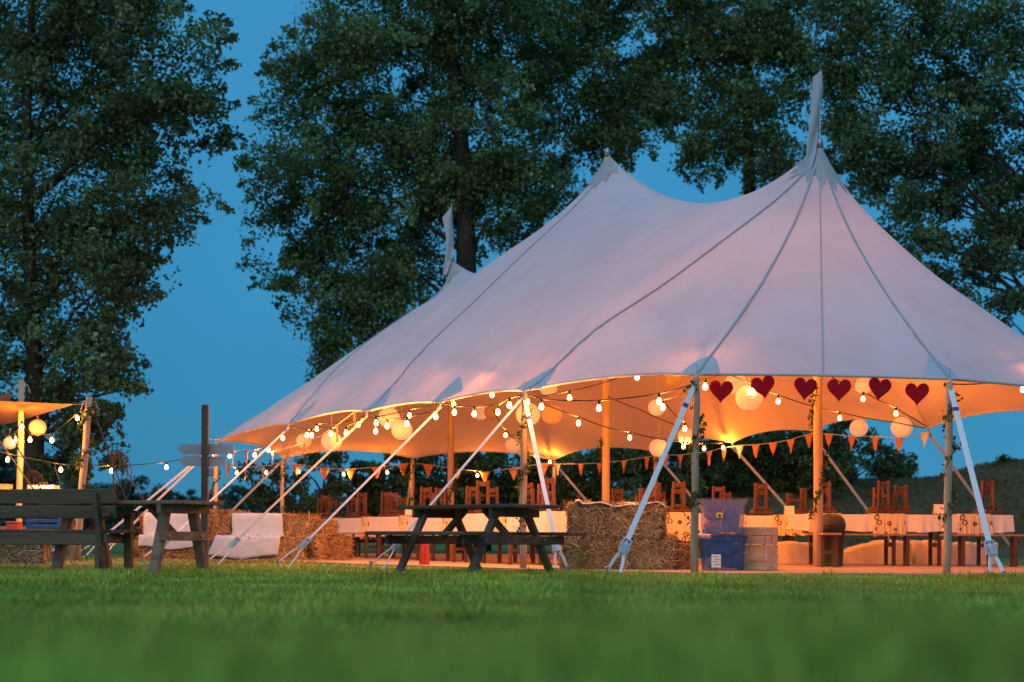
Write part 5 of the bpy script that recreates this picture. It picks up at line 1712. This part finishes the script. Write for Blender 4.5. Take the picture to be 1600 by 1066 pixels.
bunting('orange bunting along the far left end beyond the bale seats', [(356, 735, 29.6), (383, 738, 31), (411, 737, 32.4), (441, 731, yH), (464, 734, yH), (507, 740, yH), (548, 741, yH), (589, 738, yI), (630, 733, yI)], {2: 'flag_w'}, .24, .27, ((340, 722, yG), (645, 724, yI)))
bunting('orange bunting along the back behind the picnic table', [(669, 734, yI), (713, 741, yI + .2), (758, 745, yI + .4), (803, 740, yI + .7), (850, 732, yJ)], ['flag_o'], .25, .28, ((645, 724, yI), (866, 724, yJ)))
fl = [(872, 733), (908, 733), (937, 732), (975, 728), (1011, 722), (1041, 719), (1063, 719), (1108, 714), (1131, 707)]
bunting('orange bunting along the back right behind the straw stack', [(x, y, ymix(yJ, yK, (x - 866) / 280)) for x, y in fl], {0: 'flag_w'}, .22, .27, ((866, 724, yJ), (1144, 698, yK)))
fl = [(1156, 704), (1181, 703), (1208, 700), (1236, 695), (1264, 686), (1295, 686), (1331, 690), (1368, 690), (1405, 693), (1445, 684)]
bunting('orange bunting across the bank behind the hearts', [(x, y, ymix(yK, yM, (x - 1144) / 306)) for x, y in fl], {0: 'flag_w', 9: 'flag_w'}, .20, .25, ((1144, 698, yK), (1452, 675, yM)))
fl = [(364, 712), (385, 711), (404, 714), (426, 714), (450, 708), (475, 700), (500, 690), (527, 672), (554, 652)]
bunting('bunting along the near left eave, coloured dark for the light behind it', [(x, y, ymix(yG - .4, yE + .2, (x - 345) / 230)) for x, y in fl], {0: 'flag_w', 1: 'flag_p', 2: 'flag_p', 3: 'flag_p', 4: 'flag_p', 5: 'flag_p', 6: 'flag_p', 7: 'flag_p', 8: 'flag_p'}, .15, .26, ((345, 700, yG - .4), (570, 640, yE + .1)))

# ------------------------------------------------------------------ hearts
def heart_outline(s, n=40):
    o = []
    for i in range(n):
        a = 2 * math.pi * i / n
        x = 16 * math.sin(a) ** 3; z = 13 * math.cos(a) - 5 * math.cos(2 * a) - 2 * math.cos(3 * a) - math.cos(4 * a)
        o.append((x / 32 * s, (z + 2.5) / 32 * s * 1.08))
    return o
HT = [(1126.5, 613, 5), (1193, 606, -14), (1258, 609, 9), (1311, 611, 2), (1374, 609, 10), (1433, 617, 0)]
hp = []
for i, (px, py, tilt) in enumerate(HT):
    f = (px - 1089) / (1484 - 1089)
    Y = ymix(yB, yA, f) + .12
    p = P(px, py, Y)
    s = 37 * Y / F_PX
    mb = MB(); mb.prism(heart_outline(s), -.009, .009)
    o = part('felt_heart', mb, M['heart'])
    bv = o.modifiers.new('b', 'BEVEL'); bv.width = .004; bv.segments = 2; bv.limit_method = 'ANGLE'; bv.angle_limit = R(50)
    o.location = p; o.rotation_euler = (0, R(tilt * .7), R(random.uniform(-14, 14)))
    tag(o, 'dark red felt heart, %s from the left in the row of hearts' % ordn[i], 'heart', 'row of red hearts under the front eave')
    hp.append(P(px, py - 13, Y + .035))
mb = MB()
mb.tube([EA['B'] + Vector((0, .12, -.09))] + hp + [EA['A'] + Vector((0, .12, -.09))], .003, 4)
solo('heart_string', mb, M['cord'], 'thin cord between the two front posts carrying the hearts', 'cord')

# ------------------------------------------------------------------ lawn
def lawn():
    cells = []
    def add(y0, y1, dens, hmin, hmax, w, spread):
        area = (y1 - y0) * (y0 + y1) / 2 * .74 * 1.25
        n = int(area * dens)
        y = np.sqrt(rng.uniform(y0 * y0, y1 * y1, n)); x = rng.uniform(-1, 1, n) * y * .37 * 1.25
        # tufts
        k = np.sin(x * 3.1 + np.sin(y * 2.3) * 2) * np.sin(y * 2.7 + np.cos(x * 1.9) * 2)
        h = rng.uniform(hmin, hmax, n) * (1 + .35 * k)
        cells.append((x, y, h, np.full(n, w) * rng.uniform(.6, 1.3, n), np.full(n, spread)))
    add(.75, 2.0, 5200, .03, .075, .0030, .35)
    add(2.0, 4.5, 3400, .03, .085, .0034, .4)
    add(4.5, 9.0, 1500, .022, .05, .0045, .5)
    add(9.0, 14.0, 800, .02, .045, .0065, .5)
    add(14.0, 19.0, 560, .02, .05, .0085, .5)
    add(19.0, 27.0, 170, .02, .05, .011, .5)
    x = np.concatenate([c[0] for c in cells]); y = np.concatenate([c[1] for c in cells]); h = np.concatenate([c[2] for c in cells]); w = np.concatenate([c[3] for c in cells]); sp = np.concatenate([c[4] for c in cells])
    # taller grass left round feet of furniture, posts, bales
    extra = []
    for (ex, ey, er, en) in ((XP(735, 16.3), 16.3, .5, 400), (XP(625, 17), 17, .4, 300), (XP(250, 16.5), 16.5, .3, 250), (XP(325, 16.9), 16.9, .3, 250), (XP(175, 16.4), 16.4, .3, 250), (XP(958, 15.9), 15.9, .25, 200), (XP(1559, 16), 16, .25, 200), (XP(970, 18), 18, .7, 500)):
        a = rng.normal(0, er * .6, en); b = rng.normal(0, er * .3, en)
        x = np.concatenate([x, ex + a]); y = np.concatenate([y, ey + b]); h = np.concatenate([h, rng.uniform(.03, .075, en)]); w = np.concatenate([w, np.full(en, .007)]); sp = np.concatenate([sp, np.full(en, .4)])
    # tall wisps near the camera
    for (wx, wy, wn, wh) in ((.115, 2.6, 46, .21), (.20, 2.7, 20, .15), (-.55, 2.2, 24, .10), (.62, 2.3, 30, .12), (-.15, 1.9, 24, .09), (.42, 2.0, 20, .11), (-.8, 2.7, 20, .1)):
        x = np.concatenate([x, rng.normal(wx, .045, wn)]); y = np.concatenate([y, rng.normal(wy, .08, wn)]); h = np.concatenate([h, wh * rng.uniform(.5, 1.15, wn)]); w = np.concatenate([w, np.full(wn, .0042)]); sp = np.concatenate([sp, np.full(wn, .22)])
    for _ in range(150):
        wy = rng.uniform(7, 18); wx = rng.uniform(-.42, .42) * wy; wn = 26
        x = np.concatenate([x, rng.normal(wx, .06, wn)]); y = np.concatenate([y, rng.normal(wy, .06, wn)]); h = np.concatenate([h, rng.uniform(.04, .11, wn)]); w = np.concatenate([w, np.full(wn, .0065)]); sp = np.concatenate([sp, np.full(wn, .9)])
    keep = np.ones(len(x), bool)
    poly = MAT_POLY
    far_i = np.where(y > 15.5)[0]
    keep[far_i[in_poly_np(x[far_i], y[far_i], poly)]] = False
    x, y, h, w, sp = x[keep], y[keep], h[keep], w[keep], sp[keep]
    n = len(x)
    z = gz_np(x, y) - .004
    d = rng.uniform(0, 2 * np.pi, n)
    lean = np.stack([np.cos(d), np.sin(d), 0 * d], 1) * (h * sp * rng.uniform(.1, 1.3, n))[:, None]
    wd = np.stack([-np.sin(d + .4), np.cos(d + .4), 0 * d], 1) * w[:, None]
    p = np.stack([x, y, z], 1)
    up = np.array([0, 0, 1.0])[None]
    m = p + lean * .35 + up * (h * .6)[:, None]
    tip = p + lean + up * h[:, None]
    V = np.stack([p - wd, p + wd, m + wd * .75, m - wd * .75, tip], 1)
    t = rng.uniform(.55, 1.35, n)
    dry = (rng.uniform(0, 1, n) < .10)
    patch = .5 + .5 * np.sin(x * .8 + 1.7 * np.sin(y * .45)) * np.sin(y * .6 + x * .3)
    t = t * (.75 + .5 * (.5 + .5 * np.sin(x * 2.1 + 2.0 * np.sin(y * 1.1)) * np.sin(y * 1.6 + x)))
    tone = np.stack([t * (.8 + .5 * patch + dry * .9), t * (1 + dry * .25), t * (.9 + dry * .8)], 1)
    me = bulk_mesh('grass', V, [(0, 1, 2, 3), (3, 2, 4)], tone, M['grass'], 2)
    o = bpy.data.objects.new('grass', me); C.objects.link(o); o['kind'] = 'stuff'
    o['label'] = 'green lawn grass between the camera and the tent'; o['category'] = 'grass'
    print('blades', n)
lawn()
